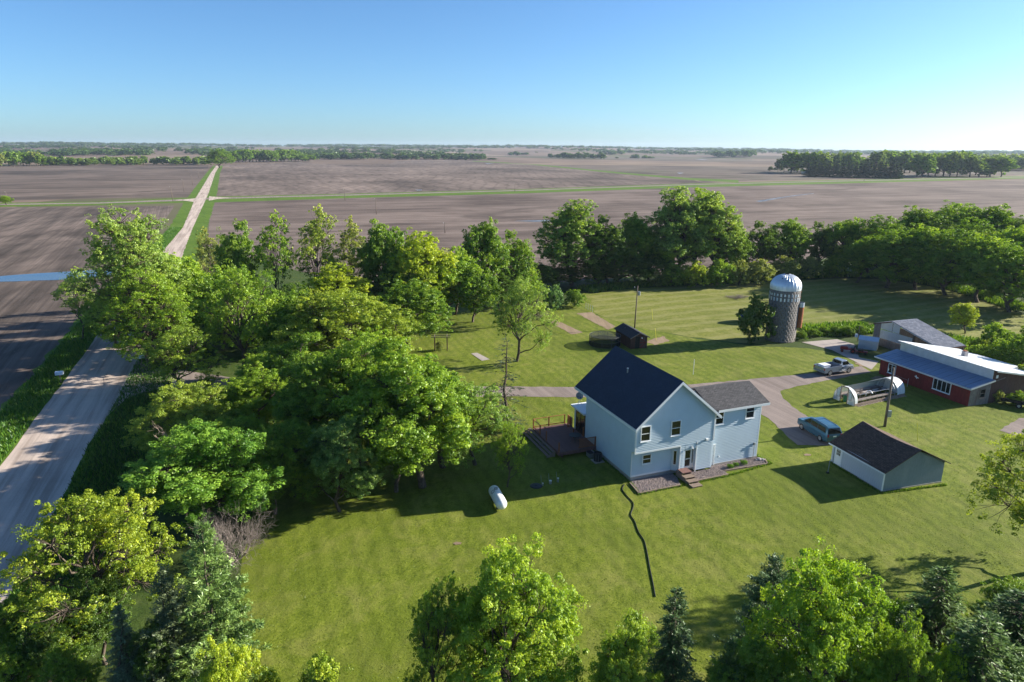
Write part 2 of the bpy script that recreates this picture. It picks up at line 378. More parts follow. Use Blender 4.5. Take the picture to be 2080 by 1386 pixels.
i, j = np.meshgrid(np.arange(len(radii) - 1), np.arange(NA), indexing='ij'); j2 = (j + 1) % NA
Q = np.stack([i * NA + j, i * NA + j2, (i + 1) * NA + j2, (i + 1) * NA + j], -1).reshape(-1, 4)[:, ::-1]

def np_mesh(name, V, Q, mats, tint=None, smooth=False):
    me = bpy.data.meshes.new(name); nv, nq = len(V), len(Q)
    me.vertices.add(nv); me.vertices.foreach_set('co', np.ascontiguousarray(V, dtype=np.float32).ravel())
    me.loops.add(nq * 4); me.loops.foreach_set('vertex_index', np.ascontiguousarray(Q, dtype=np.int32).ravel())
    me.polygons.add(nq); me.polygons.foreach_set('loop_start', np.arange(0, nq * 4, 4, dtype=np.int32))
    if smooth: me.polygons.foreach_set('use_smooth', np.ones(nq, dtype=bool))
    me.update(calc_edges=True)
    if tint is not None:
        a = me.attributes.new('tint', 'FLOAT', 'POINT'); a.data.foreach_set('value', np.ascontiguousarray(tint, dtype=np.float32))
    me.materials.append(M[mats] if isinstance(mats, str) else mats)
    return me
g = np_mesh('ground', V, Q, 'land', smooth=True)
link('ground', g, kind='structure')

# ------------------------------------------------------------------ fields, lawn, roads (flat sheets, a few mm to cm apart)
Gp = lambda L: [G(*p)[:2] for p in L]
road_r = [(-260, 1640), (0, 1243), (60, 1128), (130, 1005), (178, 905), (215, 850), (258, 770), (300, 690), (355, 560), (392, 462), (416, 410), (424, 392), (437, 352), (446, 337)]
road_l = [(-760, 1640), (0, 948), (60, 868), (130, 775), (185, 700), (225, 640), (290, 560), (372, 462), (396, 405), (408, 385), (428, 352), (439, 337)]
rr = Gp(road_r); rl = Gp(road_l)
sheet('field_near_left', Gp([(-900, 1200), (-20, 905), (170, 690), (355, 418), (-300, 425), (-900, 470)]), .010, 'soil_near', px=False).name = 'ploughed_field'
sheet('stubble_field', Gp([(412, 640), (428, 410), (1050, 392), (1400, 380), (2250, 362), (3200, 350), (3200, 620), (2080, 520), (1200, 600), (600, 640)]), .010, 'soil_r', px=False)
sheet('striped_field', Gp([(432, 401), (452, 336), (640, 327), (850, 316), (1080, 334), (1250, 352), (1400, 364), (1430, 372), (1050, 389)]), .010, 'soil_far', px=False)
sheet('dark_field', Gp([(-500, 418), (-400, 342), (90, 336), (250, 333), (425, 331), (420, 352), (385, 400)]), .010, 'soil_fl', px=False)
sheet('wet_field', Gp([(850, 316), (1000, 311.5), (1500, 311.5), (2080, 313), (2700, 318), (2700, 345), (2080, 356), (1430, 370), (1400, 363), (1250, 351), (1080, 333)]), .006, 'soil_fr', px=False)
def strip(name, L, Rr, z, mat, ragg=0, step=1.5, seed=3):
    P = list(L) + list(Rr)[::-1]
    if ragg: P = ragged(P, step, ragg, seed)
    return sheet(name, P, z, mat, px=False)
# verges
def off(P, d):
    o = []
    for k in range(len(P)):
        a = Vector(P[max(0, k - 1)]); b = Vector(P[min(len(P) - 1, k + 1)]); t = (b - a).normalized()
        o.append((P[k][0] + t.y * d, P[k][1] - t.x * d))
    return o
strip('grass_verge', off(rr, -.3), off(rr, 5.0), .018, 'verge', .35, 2, 4)
strip('grass_verge', off(rl, -4.6), off(rl, .3), .018, 'verge', .45, 2, 5)
cross_n = Gp([(-400, 424), (0, 414.5), (200, 411.5), (385, 404.5), (425, 402), (700, 395.5), (1050, 386.5), (1400, 374.5), (1700, 367.5), (2080, 359), (2600, 350)])
cross_s = Gp([(-400, 427), (0, 417), (200, 414), (385, 408), (425, 405), (700, 397.8), (1050, 388.3), (1400, 376), (1700, 369), (2080, 360.2), (2600, 351)])
strip('grass_verge', Gp([(-400, 422), (0, 412.5), (200, 409.8), (380, 402)]), Gp([(-400, 436), (0, 420.5), (200, 417), (380, 412)]), .014, 'verge')
strip('grass_verge', Gp([(425, 400), (700, 394), (1050, 385), (1400, 373.2), (1700, 366), (2080, 357.5), (2600, 348)]), Gp([(425, 412), (700, 403), (1050, 393.5), (1400, 381), (1700, 373.5), (2080, 363), (2600, 354)]), .014, 'verge')
strip('grass_strip', Gp([(960, 327), (1080, 333), (1250, 349.5), (1400, 362), (1500, 366)]), Gp([(960, 328), (1080, 335), (1250, 352.5), (1400, 366), (1500, 371)]), .014, 'verge')
strip('gravel_lane', cross_n, cross_s, .022, 'drive')
strip('gravel_road', rl, rr, .030, 'road', .12, 2, 9)
# corner flares where the lane meets the road
sheet('gravel_road', Gp([(424, 408), (425, 399), (445, 401), (470, 402), (445, 404)]), .034, 'road', px=False)
sheet('gravel_road', Gp([(398, 411), (400, 403), (375, 405.4), (355, 407), (375, 408)]), .034, 'road', px=False)
# yard
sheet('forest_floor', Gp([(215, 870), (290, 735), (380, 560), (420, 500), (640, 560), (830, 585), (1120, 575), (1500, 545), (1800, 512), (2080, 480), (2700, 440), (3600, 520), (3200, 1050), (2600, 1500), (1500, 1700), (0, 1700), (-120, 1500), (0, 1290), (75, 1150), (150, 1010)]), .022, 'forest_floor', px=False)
lawn = Gp([(600, 1700), (480, 1240), (500, 1090), (520, 1000), (560, 800), (480, 700), (700, 660), (850, 672), (980, 655), (1080, 648), (1150, 622), (1185, 596), (1220, 600), (1210, 640), (1300, 665), (1420, 690), (1550, 705), (1640, 708), (1700, 720), (2000, 760), (2200, 800), (3000, 900), (2400, 1250), (1900, 1700)])
sheet('lawn', ragged(lawn, 2, .35, 2), .028, 'lawn', px=False)
sheet('lawn', ragged(Gp([(1000, 600), (1100, 600), (1150, 622), (1080, 648), (980, 655), (850, 672), (700, 660), (800, 640)]), 2, .3, 5), .030, 'lawn', px=False)
sheet('hay_meadow', ragged(Gp([(1190, 598), (1300, 585), (1560, 573), (1700, 566), (1800, 568), (1930, 590), (2080, 640), (2400, 760), (2060, 770), (1990, 700), (1900, 690), (1790, 668), (1650, 676), (1560, 702), (1400, 685), (1290, 664), (1215, 640)]), 2, .5, 3), .036, 'hay', px=False)
# driveway
dr = [(222, 800), (262, 735), (300, 742), (470, 768), (700, 784), (1060, 786), (1180, 787), (1400, 782), (1560, 768), (1640, 760), (1750, 745), (1770, 757), (1690, 772), (1620, 785), (1585, 795), (1590, 810), (1625, 838), (1690, 880), (1700, 905), (1620, 905), (1560, 850), (1500, 812), (1400, 806), (1180, 808), (1060, 806), (700, 808), (480, 792), (300, 790), (262, 805), (225, 830)]
sheet('driveway', ragged(Gp(dr), .8, .12, 8), .044, 'drive', px=False)
sheet('gravel_pad', ragged(Gp([(2030, 875), (2070, 850), (2200, 860), (2200, 930)]), .8, .1, 8), .046, 'drive', px=False)
sheet('gravel_road', ragged(Gp([(200, 860), (215, 745), (240, 705), (262, 722), (290, 738), (330, 748), (360, 756), (360, 784), (300, 796), (262, 808)]), .8, .1, 8), .052, 'road', px=False)
# garden beds, bare patches
sheet('garden_bed', ragged(Gp([(1109, 651), (1127, 650), (1184, 676), (1161, 680)]), .6, .12, 2), .050, 'dirt', px=False)
sheet('garden_bed', ragged(Gp([(1171, 637), (1202, 635), (1250, 664), (1236, 671)]), .6, .12, 3), .050, 'dirt', px=False)
sheet('bare_patch', ragged(Gp([(1310, 695), (1345, 683), (1360, 692), (1330, 702)]), .6, .3, 3), .050, 'dirt', px=False)
for q, (x, y, s) in enumerate([(1640, 925, 5), (930, 1105, 4), (1760, 742, 18), (1790, 770, 14)]):
    c = G(x, y); sheet('bare_patch', [(c[0] + math.cos(t) * s * .09 * random.uniform(.6, 1.2), c[1] + math.sin(t) * s * .06 * random.uniform(.6, 1.2)) for t in np.linspace(0, 6.0, 14)], .054 + q * .002, 'dirt', px=False)
sheet('concrete_slab', Gp([(1628, 696), (1700, 690), (1735, 700), (1745, 727), (1785, 735), (1770, 752), (1690, 712)]), .060, 'slab', px=False)
sheet('concrete_slab', Gp([(957, 719), (969, 717.5), (995, 731), (979, 734)]), .060, 'slab', px=False)
# standing water
def pool(pts, z=.05): return sheet('pond_water', ragged(Gp(pts), 3, .4, 6), z, 'water', px=False)
pool([(-60, 567), (0, 561.5), (100, 554.5), (195, 549), (240, 549), (215, 564), (100, 570), (0, 573), (-60, 575)])
def pool2(pts): return sheet('field_puddle', ragged(Gp(pts), 3, .4, 6), .05, 'mud', px=False)
n = NM('muddy_water'); M['mud'] = n.fin(n.ramp(n.noise(n.pos(), .1, 4), [(.4, (.07, .06, .05)), (.6, (.20, .20, .20))]), .38, 0, None, .6)
pool2([(1045, 449.5), (1110, 447), (1130, 449), (1090, 451)]); pool2([(1535, 409), (1600, 399), (1655, 392.5), (1650, 394), (1600, 400.3), (1545, 410.5)])
pool2([(843, 386), (857, 385.4), (856, 387.2), (848, 387.4)]); pool2([(985, 332), (1005, 332.4), (990, 333.4)]); pool2([(1375, 351), (1390, 351.5), (1380, 353.4)]); pool2([(1410, 323.6), (1440, 323.8), (1425, 324.6)]); pool2([(1465, 336.5), (1490, 336.5), (1480, 337.8)])

# ------------------------------------------------------------------ vegetation generators
def unit(v): return v / (np.linalg.norm(v, axis=-1, keepdims=True) + 1e-9)
def leaves(c, nrm, L, W, r, jit=.7):
    n = len(c); nr = unit(nrm + r.normal(0, jit, (n, 3)))
    a = r.normal(0, 1, (n, 3)); a -= (a * nr).sum(1, keepdims=True) * nr; a = unit(a); b = np.cross(nr, a)
    L = np.asarray(L) * r.uniform(.7, 1.3, (n, 1)); W_ = L * W
    v = np.stack([c - a * L / 2, c + b * W_ / 2 + nr * L * .08, c + a * L / 2, c - b * W_ / 2 + nr * L * .08], 1)
    return v.reshape(-1, 3)
def quads(n): return np.arange(n * 4).reshape(-1, 4)
def tubes(segs, n=5):
    # segs: list of (polyline Nx3, radii N)
    Vs, Qs, k = [], [], 0
    t = np.linspace(0, 2 * np.pi, n, endpoint=False)
    for P, rad in segs:
        P = np.asarray(P, float); m_ = len(P); d = unit(np.gradient(P, axis=0))
        ref = np.where(np.abs(d[:, 2:3]) > .9, np.array([[1.0, 0, 0]]), np.array([[0, 0, 1.0]]))
        a = unit(np.cross(d, ref)); b = np.cross(d, a); rad = np.asarray(rad)[:, None, None]
        ring = P[:, None, :] + rad * (np.cos(t)[None, :, None] * a[:, None, :] + np.sin(t)[None, :, None] * b[:, None, :])
        Vs.append(ring.reshape(-1, 3)); i, j = np.meshgrid(np.arange(m_ - 1), np.arange(n), indexing='ij'); j2 = (j + 1) % n
        Qs.append(np.stack([i * n + j, i * n + j2, (i + 1) * n + j2, (i + 1) * n + j], -1).reshape(-1, 4) + k); k += m_ * n
    return np.concatenate(Vs), np.concatenate(Qs)
def curve(a, b, r, bend=.15, n=6, sag=0):
    t = np.linspace(0, 1, n)[:, None]; a = np.asarray(a, float); b = np.asarray(b, float); L = np.linalg.norm(b - a)
    o = r.normal(0, bend * L, 3); P = a * (1 - t) + b * t + np.sin(np.pi * t) * o
    P[1:-1] += r.normal(0, .03 * L, (n - 2, 3)); P[:, 2] += (np.sin(np.pi * t) * sag * L)[:, 0]
    return P

def broadleaf(name, seed, Ht=12.0, Rd=4.5, base=.22, lobes=14, clumps=22, per=95, leaf=.17, clump_r=.62, sub=3, upright=.0, thick=.022, twigs=True, irr=.0):
    r = np.random.default_rng(seed); segs = []
    cz = Ht * (base + (1 - base) * .5); hz = Ht * (1 - base) * .5
    lean = r.normal(0, .03, 2) * Ht
    trunk_top = np.array([lean[0], lean[1], Ht * .72]); tr0 = thick * Ht
    tp = curve((0, 0, 0), trunk_top, r, .03, 8); segs.append((tp, np.linspace(tr0, tr0 * .3, 8)))
    C, Nn, T, LS = [], [], [], []
    # lobe centres spread on a shell by golden angle, with noise
    for q in range(lobes):
        u = (q + .5) / lobes; zz = 1 - 1.75 * u; ph = q * 2.399963 + r.uniform(-.4, .4)
        rr_ = math.sqrt(max(0, 1 - zz * zz)) if abs(zz) < 1 else 0
        sc_ = r.uniform(.45, .78) * (1 + irr * (.30 * math.cos(ph - 1.3 * seed) + r.uniform(-.25, .30)))
        wid = 1.0 - .35 * max(0, zz) + upright * -.2
        lc = np.array([rr_ * math.cos(ph) * Rd * sc_ * wid, rr_ * math.sin(ph) * Rd * sc_ * wid, cz + zz * hz * sc_ * .98])
        lc[:2] += lean * .8
        lr = np.array([1, 1, .85]) * Rd * r.uniform(.30 - .08 * irr, .46 - .04 * irr)
        th = np.clip(lc[2] * .62 / (Ht * .72), .22, .95); st = tp[int(th * 7)]
        limb = curve(st, lc, r, .07, 7, .08); segs.append((limb, np.linspace(tr0 * .42, tr0 * .12, 7)))
        lt = r.uniform(-.12, .12)
        for k in range(clumps):
            d = unit(r.normal(0, 1, 3) + .35 * unit(lc - np.array([lean[0], lean[1], cz - .3 * hz])) + np.array([0, 0, .35]))
            cc = lc + d * lr * r.uniform(.55, 1.12); cr = clump_r * r.uniform(.55, 1.25)
            if twigs: segs.append((curve(limb[-2] if k % 2 else lc, cc, r, .06, 4), np.linspace(tr0 * .10, tr0 * .03, 4)))
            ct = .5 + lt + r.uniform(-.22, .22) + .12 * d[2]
            for s_ in range(sub):
                sc0 = cc + r.normal(0, .55, 3) * cr; sr = cr * r.uniform(.35, .6); m_ = max(3, int(per / sub))
                dd = unit(r.normal(0, 1, (m_, 3)) + np.array([0, 0, .35])); rad = r.uniform(.35, 1.05, (m_, 1)) ** .6
                LS.append(np.full(m_, r.uniform(.75, 1.35))); C.append(sc0 + dd * sr * rad * np.array([1.15, 1.15, .75])); Nn.append(unit(dd + np.array([0, 0, .7]) + .3 * d))
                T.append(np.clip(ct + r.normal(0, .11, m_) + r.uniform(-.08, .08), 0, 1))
    C = np.concatenate(C); Nn = np.concatenate(Nn); T = np.concatenate(T)
    V = leaves(C, Nn, leaf * np.concatenate(LS)[:, None], .62, r, .5)
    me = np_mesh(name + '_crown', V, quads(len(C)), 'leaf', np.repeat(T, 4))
    tv, tq = tubes(segs, 5); mt = np_mesh(name + '_trunk', tv, tq, 'bark', smooth=True)
    ext = np.percentile(np.hypot(V[:, 0], V[:, 1]), 97); top = np.percentile(V[:, 2], 99.7)
    return dict(crown=me, trunk=mt, H=top, R=ext)

def conifer(name, seed, Ht=12.0, Rd=2.6, levels=34, perl=9, spray=26, leaf=.30, droop=-.25, gap=0.0, pine=False, base=.06):
    r = np.random.default_rng(seed); segs = [(curve((0, 0, 0), (0, 0, Ht), r, .004, 8), np.linspace(.016 * Ht, .004, 8))]
    C, Nn, T, A = [], [], [], []
    for l in range(levels):
        u = (l + r.uniform(-.3, .3)) / levels; u = min(max(u, 0), .985); z = Ht * (base + (1 - base) * u)
        Rl = Rd * ((1 - u) ** (.75 if not pine else .6)) * r.uniform(.85, 1.1) + .08
        nb = perl if u < .85 else max(4, perl - 3)
        for k in range(nb):
            if r.random() < gap: continue
            ph = r.uniform(0, 6.28); L = Rl * r.uniform(.65, 1.12); el = (.55 if u > .8 else 0) + (.30 if pine else droop) + r.uniform(-.12, .12)
            d = np.array([math.cos(ph) * math.cos(el), math.sin(ph) * math.cos(el), math.sin(el)])
            tip = np.array([0, 0, z]) + d * L; P = curve((0, 0, z), tip, r, .04, 4, .06 if not pine else -.05)
            segs.append((P, np.linspace(.012 + .01 * L, .004, 4)))
            ns = max(3, int(spray * L / Rd)); t = r.uniform(.18, 1.03, ns)[:, None]
            side = np.cross(d, (0, 0, 1.0)); side /= np.linalg.norm(side) + 1e-9
            s_ = r.uniform(-1, 1, (ns, 1)); wdt = .34 * L * (1.05 - t)
            c = np.array([0, 0, z]) * (1 - t) + tip * t + side * s_ * wdt + r.normal(0, .05, (ns, 3)); c[:, 2] -= np.abs(s_[:, 0]) * wdt[:, 0] * .25
            ct = .45 + r.uniform(-.18, .18)
            if pine:
                c = np.repeat(c, 6, 0) + r.normal(0, .09, (ns * 6, 3)); s_ = np.repeat(s_, 6, 0)
            m_ = len(c); a = unit(d + side * s_ * 1.1 + r.normal(0, .35 if not pine else .8, (m_, 3)))
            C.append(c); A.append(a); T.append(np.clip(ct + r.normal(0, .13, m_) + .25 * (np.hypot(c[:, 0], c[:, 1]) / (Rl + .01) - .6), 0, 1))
    C = np.concatenate(C); A = np.concatenate(A); T = np.concatenate(T); n = len(C)
    nr = unit(np.array([0, 0, 1.0]) + r.normal(0, .45, (n, 3))); nr -= (nr * A).sum(1, keepdims=True) * A; nr = unit(nr); B = np.cross(nr, A)
    L = leaf * r.uniform(.6, 1.3, (n, 1)); W_ = L * (.17 if not pine else .11)
    V = np.stack([C - A * L / 2, C + B * W_ - A * L * .1, C + A * L / 2, C - B * W_ - A * L * .1], 1).reshape(-1, 3)
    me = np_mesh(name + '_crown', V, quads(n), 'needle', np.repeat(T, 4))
    tv, tq = tubes(segs, 4); mt = np_mesh(name + '_trunk', tv, tq, 'bark', smooth=True)
    return dict(crown=me, trunk=mt, H=Ht, R=np.percentile(np.hypot(V[:, 0], V[:, 1]), 97))

def bare(name, seed, Ht, spread, depth=4, n0=7, mat='twig', r0=.05, kids=4, up=.5):
    r = np.random.default_rng(seed); segs = []
    def grow(p, d, L, rad, lv):
        q = p + d * L; P = curve(p, q, r, .10, 5, 0); segs.append((P, np.linspace(rad, rad * .5, 5)))
        if lv <= 0: return
        for k in range(kids):
            t = r.uniform(.35, 1); s = P[min(4, int(t * 4.9))]
            nd = unit(d + r.normal(0, .55, 3) + np.array([0, 0, .12])); grow(s, nd, L * r.uniform(.5, .8), rad * .5, lv - 1)
    for k in range(n0):
        ph = r.uniform(0, 6.28); d = unit(np.array([math.cos(ph) * spread, math.sin(ph) * spread, up + r.uniform(0, .8)]))
        grow(np.zeros(3), d, Ht * r.uniform(.35, .5), r0, depth)
    tv, tq = tubes(segs, 3); me = np_mesh(name, tv, tq, mat)
    return dict(branches=me, H=tv[:, 2].max(), R=np.percentile(np.hypot(tv[:, 0], tv[:, 1]), 97))

KIT = {}
KIT['near_a'] = broadleaf('near_a', 11, 12, 4.6, .04, 24, 26, 180, .130, .62, irr=.7)
KIT['near_b'] = broadleaf('near_b', 12, 12, 4.2, .05, 22, 26, 180, .130, .62, upright=.4, irr=.8)
KIT['near_c'] = broadleaf('near_c', 13, 11, 4.8, .0, 26, 24, 172, .130, .60, irr=.6)
KIT['near_open'] = broadleaf('near_open', 14, 12, 5.0, .08, 20, 22, 110, .130, .55, irr=1.0)
KIT['mid_a'] = broadleaf('mid_a', 21, 12, 4.4, .02, 22, 18, 104, .215, .68, twigs=False, irr=.7)
KIT['mid_b'] = broadleaf('mid_b', 22, 12, 4.4, .04, 20, 18, 104, .215, .68, twigs=False, irr=.9)
KIT['mid_c'] = broadleaf('mid_c', 23, 12, 5.2, .0, 26, 18, 98, .215, .66, twigs=False, irr=.6)
KIT['mid_tall'] = broadleaf('mid_tall', 27, 18, 5.4, .04, 32, 18, 72, .27, .78, irr=.45)
KIT['sparse'] = broadleaf('sparse', 25, 14, 3.6, .20, 17, 14, 36, .22, .55, thick=.012, irr=1.0)
KIT['airy'] = broadleaf('airy', 26, 20, 7.0, .04, 36, 24, 80, .20, .72, irr=.9)
KIT['bush'] = broadleaf('bush', 27, 4, 2.4, -.1, 15, 14, 60, .17, .38, twigs=False)
KIT['far'] = broadleaf('far', 28, 12, 4.6, .0, 15, 8, 18, 1.05, 1.0, twigs=False, sub=2)
KIT['far_b'] = broadleaf('far_b', 29, 13, 4.0, .0, 14, 8, 18, 1.05, 1.0, twigs=False, sub=2)
KIT['spruce'] = conifer('spruce', 31, 12, 2.7, 46, 12, 84, .20)
KIT['spruce_thin'] = conifer('spruce_thin', 32, 13, 2.6, 26, 6, 20, .30, -.22, .35)
KIT['pine'] = conifer('pine', 33, 13, 3.4, 24, 8, 46, .30, gap=.15, pine=True)
KIT['far_spruce'] = conifer('far_spruce', 34, 15, 3.0, 18, 9, 14, 1.9, base=.02)

def tree(name, kit, bx, by, ty, wpx, color, label, cat='tree', group=None, rz=None, tilt=(0, 0), pos=None, ht=None, wd=None):
    k = KIT[kit]; b = pos or G(bx, by); dist = proj(b)[2]
    h = ht or top_height(b, ty); wm = wd or wpx * (proj((b[0], b[1], h * .6))[2]) / F
    wm *= 1.12 if 'bush' not in kit else 1.0
    root = thing(name, label, cat, b, rz if rz is not None else random.uniform(0, 6.28), group)
    root.rotation_euler.x = tilt[0]; root.rotation_euler.y = tilt[1]
    s = wm / (2 * k['R']); root.scale = (s, s, h / k['H'])
    for part in ('trunk', 'crown', 'branches'):
        if part in k:
            o = link(part, k[part], root); o.color = (*color, 1)
    return root
YG = (.270, .350, .022); GR = (.135, .235, .022); DG = (.085, .155, .022); MG = (.185, .300, .026); PALE = (.215, .320, .060); OL = (.215, .260, .060)
BL = (.165, .260, .060); SP = (.050, .100, .022); SPG = (.085, .150, .028)
T_ = tree
# --- roadside group on the left
T_('cottonwood', 'airy', 318, 722, 425, 205, PALE, 'tallest pale gray-green cottonwood beside the gravel road bend', rz=.6)
T_('cottonwood', 'airy', 305, 752, 545, 165, MG, 'yellow-green lower tree overhanging the road under the tall pale cottonwood', rz=2.1)
T_('ash_tree', 'near_open', 492, 772, 545, 165, MG, 'leaning open-crowned ash tree right of the tall pale cottonwood', rz=1.0)
T_('young_tree', 'near_open', 368, 808, 664, 165, (0.196, 0.290, 0.032), 'light green young tree with one pale stem beside the driveway entrance', rz=.3)
T_('roadside_tree', 'sparse', 168, 690, 545, 95, PALE, 'half-bare small tree leaning over the left ditch of the road', rz=.9)
T_('boxelder', 'mid_b', 350, 690, 520, 130, MG, 'green boxelder filling the gap behind the tall pale cottonwood')
# --- hedge row of separate trees before the stubble field, left to right
hedge = [('sparse', 438, 620, 462, 75, OL, 'thin olive tree at the left end of the field row'),
 ('mid_b', 492, 640, 452, 90, GR, 'dark green narrow tree second in the field row'),
 ('sparse', 568, 650, 430, 105, MG, 'slender gappy tree with the field showing through its crown'),
 ('sparse', 655, 640, 418, 125, (0.217, 0.290, 0.043), 'airy wide tree with bare gray limbs standing before the stubble field'),
 ('sparse', 722, 625, 440, 100, OL, 'thin-leaved olive tree right of the airy wide one'),
 ('mid_a', 775, 640, 456, 110, GR, 'full green tree with rounded top in the middle of the field row'),
 ('mid_c', 862, 650, 472, 150, YG, 'broad yellow-green tree with a domed top in the field row'),
 ('mid_b', 925, 640, 500, 90, MG, 'small green tree tucked behind the domed yellow-green one'),
 ('mid_a', 990, 622, 450, 100, GR, 'upright dark green tree between the domed tree and the field gap'),
 ('mid_b', 1050, 610, 470, 80, GR, 'dark green tree leaning towards the gap in the row'),
 ('mid_tall', 1162, 580, 408, 130, (0.174, 0.275, 0.043), 'tall feathery tree standing alone right of the gap in the row'),
 ('mid_b', 1235, 580, 440, 85, DG, 'dark tree just right of the tall feathery one'),
 ('mid_a', 1292, 575, 438, 95, GR, 'dark green round tree left of the tallest poplar'),
 ('mid_tall', 1372, 573, 382, 120, (0.189, 0.290, 0.065), 'tallest silvery poplar above the hay meadow'),
 ('mid_tall', 1440, 572, 392, 105, PALE, 'silvery poplar with a slanted crown right of the tallest one'),
 ('mid_b', 1345, 572, 470, 100, MG, 'bright green tree in front of the tallest poplar'),
 ('mid_a', 1490, 572, 462, 80, GR, 'green tree with a ragged side right of the poplars'),
 ('mid_b', 1548, 562, 452, 85, DG, 'dark green tree behind the olive shrubs'),
 ('mid_a', 1608, 560, 448, 95, GR, 'rounded green tree above the silo'),
 ('mid_b', 1660, 556, 452, 60, DG, 'narrow very dark tree right of the silo dome'),
 ('mid_a', 1712, 556, 446, 95, MG, 'light green tree at the start of the right-hand wood'),
 ('mid_c', 1765, 560, 440, 120, GR, 'wide green tree at the left edge of the right-hand wood')]
for k_, (kit, x, y, t, wd_, c_, lb) in enumerate(hedge): T_('hedgerow_tree', kit, x, y, t, wd_, c_, lb, group='trees along the stubble field')
T_('hedgerow_tree', 'mid_tall', 1408, 566, 386, 110, MG, 'green poplar between the two silvery poplars', group='trees along the stubble field')
# understory filling below the hedge row
for q_, (kit, x, y, t, wd_, c_, lb) in enumerate([('mid_c', 452, 712, 560, 130, GR, 'dark green tree between the leaning ash and the field row'), ('mid_c', 545, 725, 592, 130, GR, 'green tree filling the shade behind the driveway'), ('mid_a', 505, 665, 560, 130, MG, 'green tree under the slim trees of the field row'),
 ('mid_c', 605, 700, 580, 130, DG, 'dark tree left of the big domed tree'), ('mid_b', 395, 690, 520, 130, MG, 'bright tree between the pale cottonwood and the leaning ash'), ('near_c', 545, 850, 715, 170, MG, 'bright tree above the driveway bend in the grove'), ('near_b', 620, 870, 690, 170, GR, 'tall dark green tree at the left of the grove heart'),
 ('mid_c', 830, 700, 570, 150, GR, 'green tree joining the domed tree and the back lawn'), ('near_c', 350, 900, 820, 110, MG, 'leafy tree nearest the driveway entrance'), ('near_a', 385, 1010, 870, 130, GR, 'green tree under the dead limbs by the road'), ('near_c', 600, 1010, 850, 170, GR, 'dense shaded tree low in the grove'), ('near_b', 900, 950, 745, 190, MG, 'bright ash tree between the many-stemmed and the lacy one'), ('mid_c', 235, 700, 590, 110, GR, 'shaded leaning tree at the road bend'), ('near_c', 470, 990, 850, 150, MG, 'green tree right behind the bare dead limbs')]): T_('grove_tree', kit, x, y, t, wd_, c_, lb, group='trees of the grove left of the house')
und = [(470, 668, 590, 90, GR), (545, 672, 600, 80, DG), (640, 665, 590, 100, GR), (720, 655, 575, 110, GR), (800, 650, 560, 110, DG), (1020, 628, 560, 90, DG), (1090, 600, 540, 70, DG), (1130, 590, 545, 60, DG), (1210, 588, 530, 80, DG), (1260, 585, 520, 90, DG), (1320, 582, 520, 80, DG)]
pl = ['under the thin olive tree at the left end', 'under the slender gappy tree', 'under the airy wide tree', 'left of the domed tree under the row', 'at the foot of the full green tree', 'below the upright dark green tree', 'in the gap of the row left of the feathery tree', 'at the foot of the tall feathery tree', 'under the dark tree beside the feathery one', 'below the tree left of the poplars', 'at the foot of the tallest poplar']
for (x, y, t, wd_, c_), lb in zip(und, pl): T_('undergrowth_bush', 'mid_c', x, y - 8, t - 6, wd_ * 1.25, c_, 'dark bushy undergrowth ' + lb, 'bush', 'undergrowth below the field row')
shr = [(1365, 582, 535, 60, GR, 'green shrub left of the olive shrubs by the meadow'), (1412, 584, 532, 55, YG, 'yellow-green shrub under the poplars'), (1460, 582, 528, 62, MG, 'bright shrub right of the yellow-green one'), (1500, 580, 530, 55, OL, 'olive shrub at the meadow edge'), (1540, 578, 526, 60, OL, 'tall olive shrub left of the silo dome'), (1592, 570, 520, 60, OL, 'willowy pale shrub behind the silo dome'), (1640, 566, 522, 55, OL, 'round gray-olive shrub right of the silo dome'), (1690, 562, 520, 55, MG, 'green shrub at the foot of the right-hand wood')]
for x, y, t, wd_, c_, lb in shr: T_('shrub', 'bush', x, y, t, wd_, c_, lb, 'shrub', 'shrubs at the far edge of the meadow')
# --- right-hand wood
rw = [('mid_c', 1800, 585, 470, 150, GR, 'nearest round tree at the left corner of the right-hand wood'), ('mid_a', 1860, 590, 462, 130, MG, 'round tree second in front of the right-hand wood'), ('mid_c', 1920, 600, 468, 140, GR, 'broad dark tree in the middle of the right-hand wood'),
 ('mid_a', 1985, 615, 482, 140, MG, 'light topped tree right of the broad dark one in the wood'), ('mid_c', 2050, 635, 500, 150, GR, 'large tree at the right edge above the meadow'), ('mid_a', 1850, 545, 425, 130, GR, 'back row tree behind the left of the wood'),
 ('mid_c', 1930, 540, 414, 150, MG, 'back row tree with the highest top in the wood'), ('mid_a', 2010, 550, 420, 140, GR, 'back row tree near the right edge of the wood'), ('mid_b', 2080, 560, 430, 120, DG, 'dark back row tree cut by the right edge'),
 ('mid_b', 1740, 575, 480, 90, GR, 'slim tree standing over the meadow shadow'), ('mid_b', 2105, 625, 520, 120, GR, 'dark tree cut by the right edge below the wood'), ('mid_a', 2060, 600, 465, 120, MG, 'pale topped tree behind the large right edge one'), ('mid_c', 1960, 570, 445, 130, GR, 'tree filling the middle gap of the right-hand wood'), ('mid_b', 1890, 565, 445, 110, DG, 'dark tree in the gap behind the second front one')]
for kit, x, y, t, wd_, c_, lb in rw: T_('woodland_tree', kit, x, y, t, wd_, c_, lb, group='trees of the right-hand wood')
T_('young_maple', 'mid_a', 1960, 678, 617, 52, YG, 'small round yellow-green tree behind the gray open shed', rz=1)
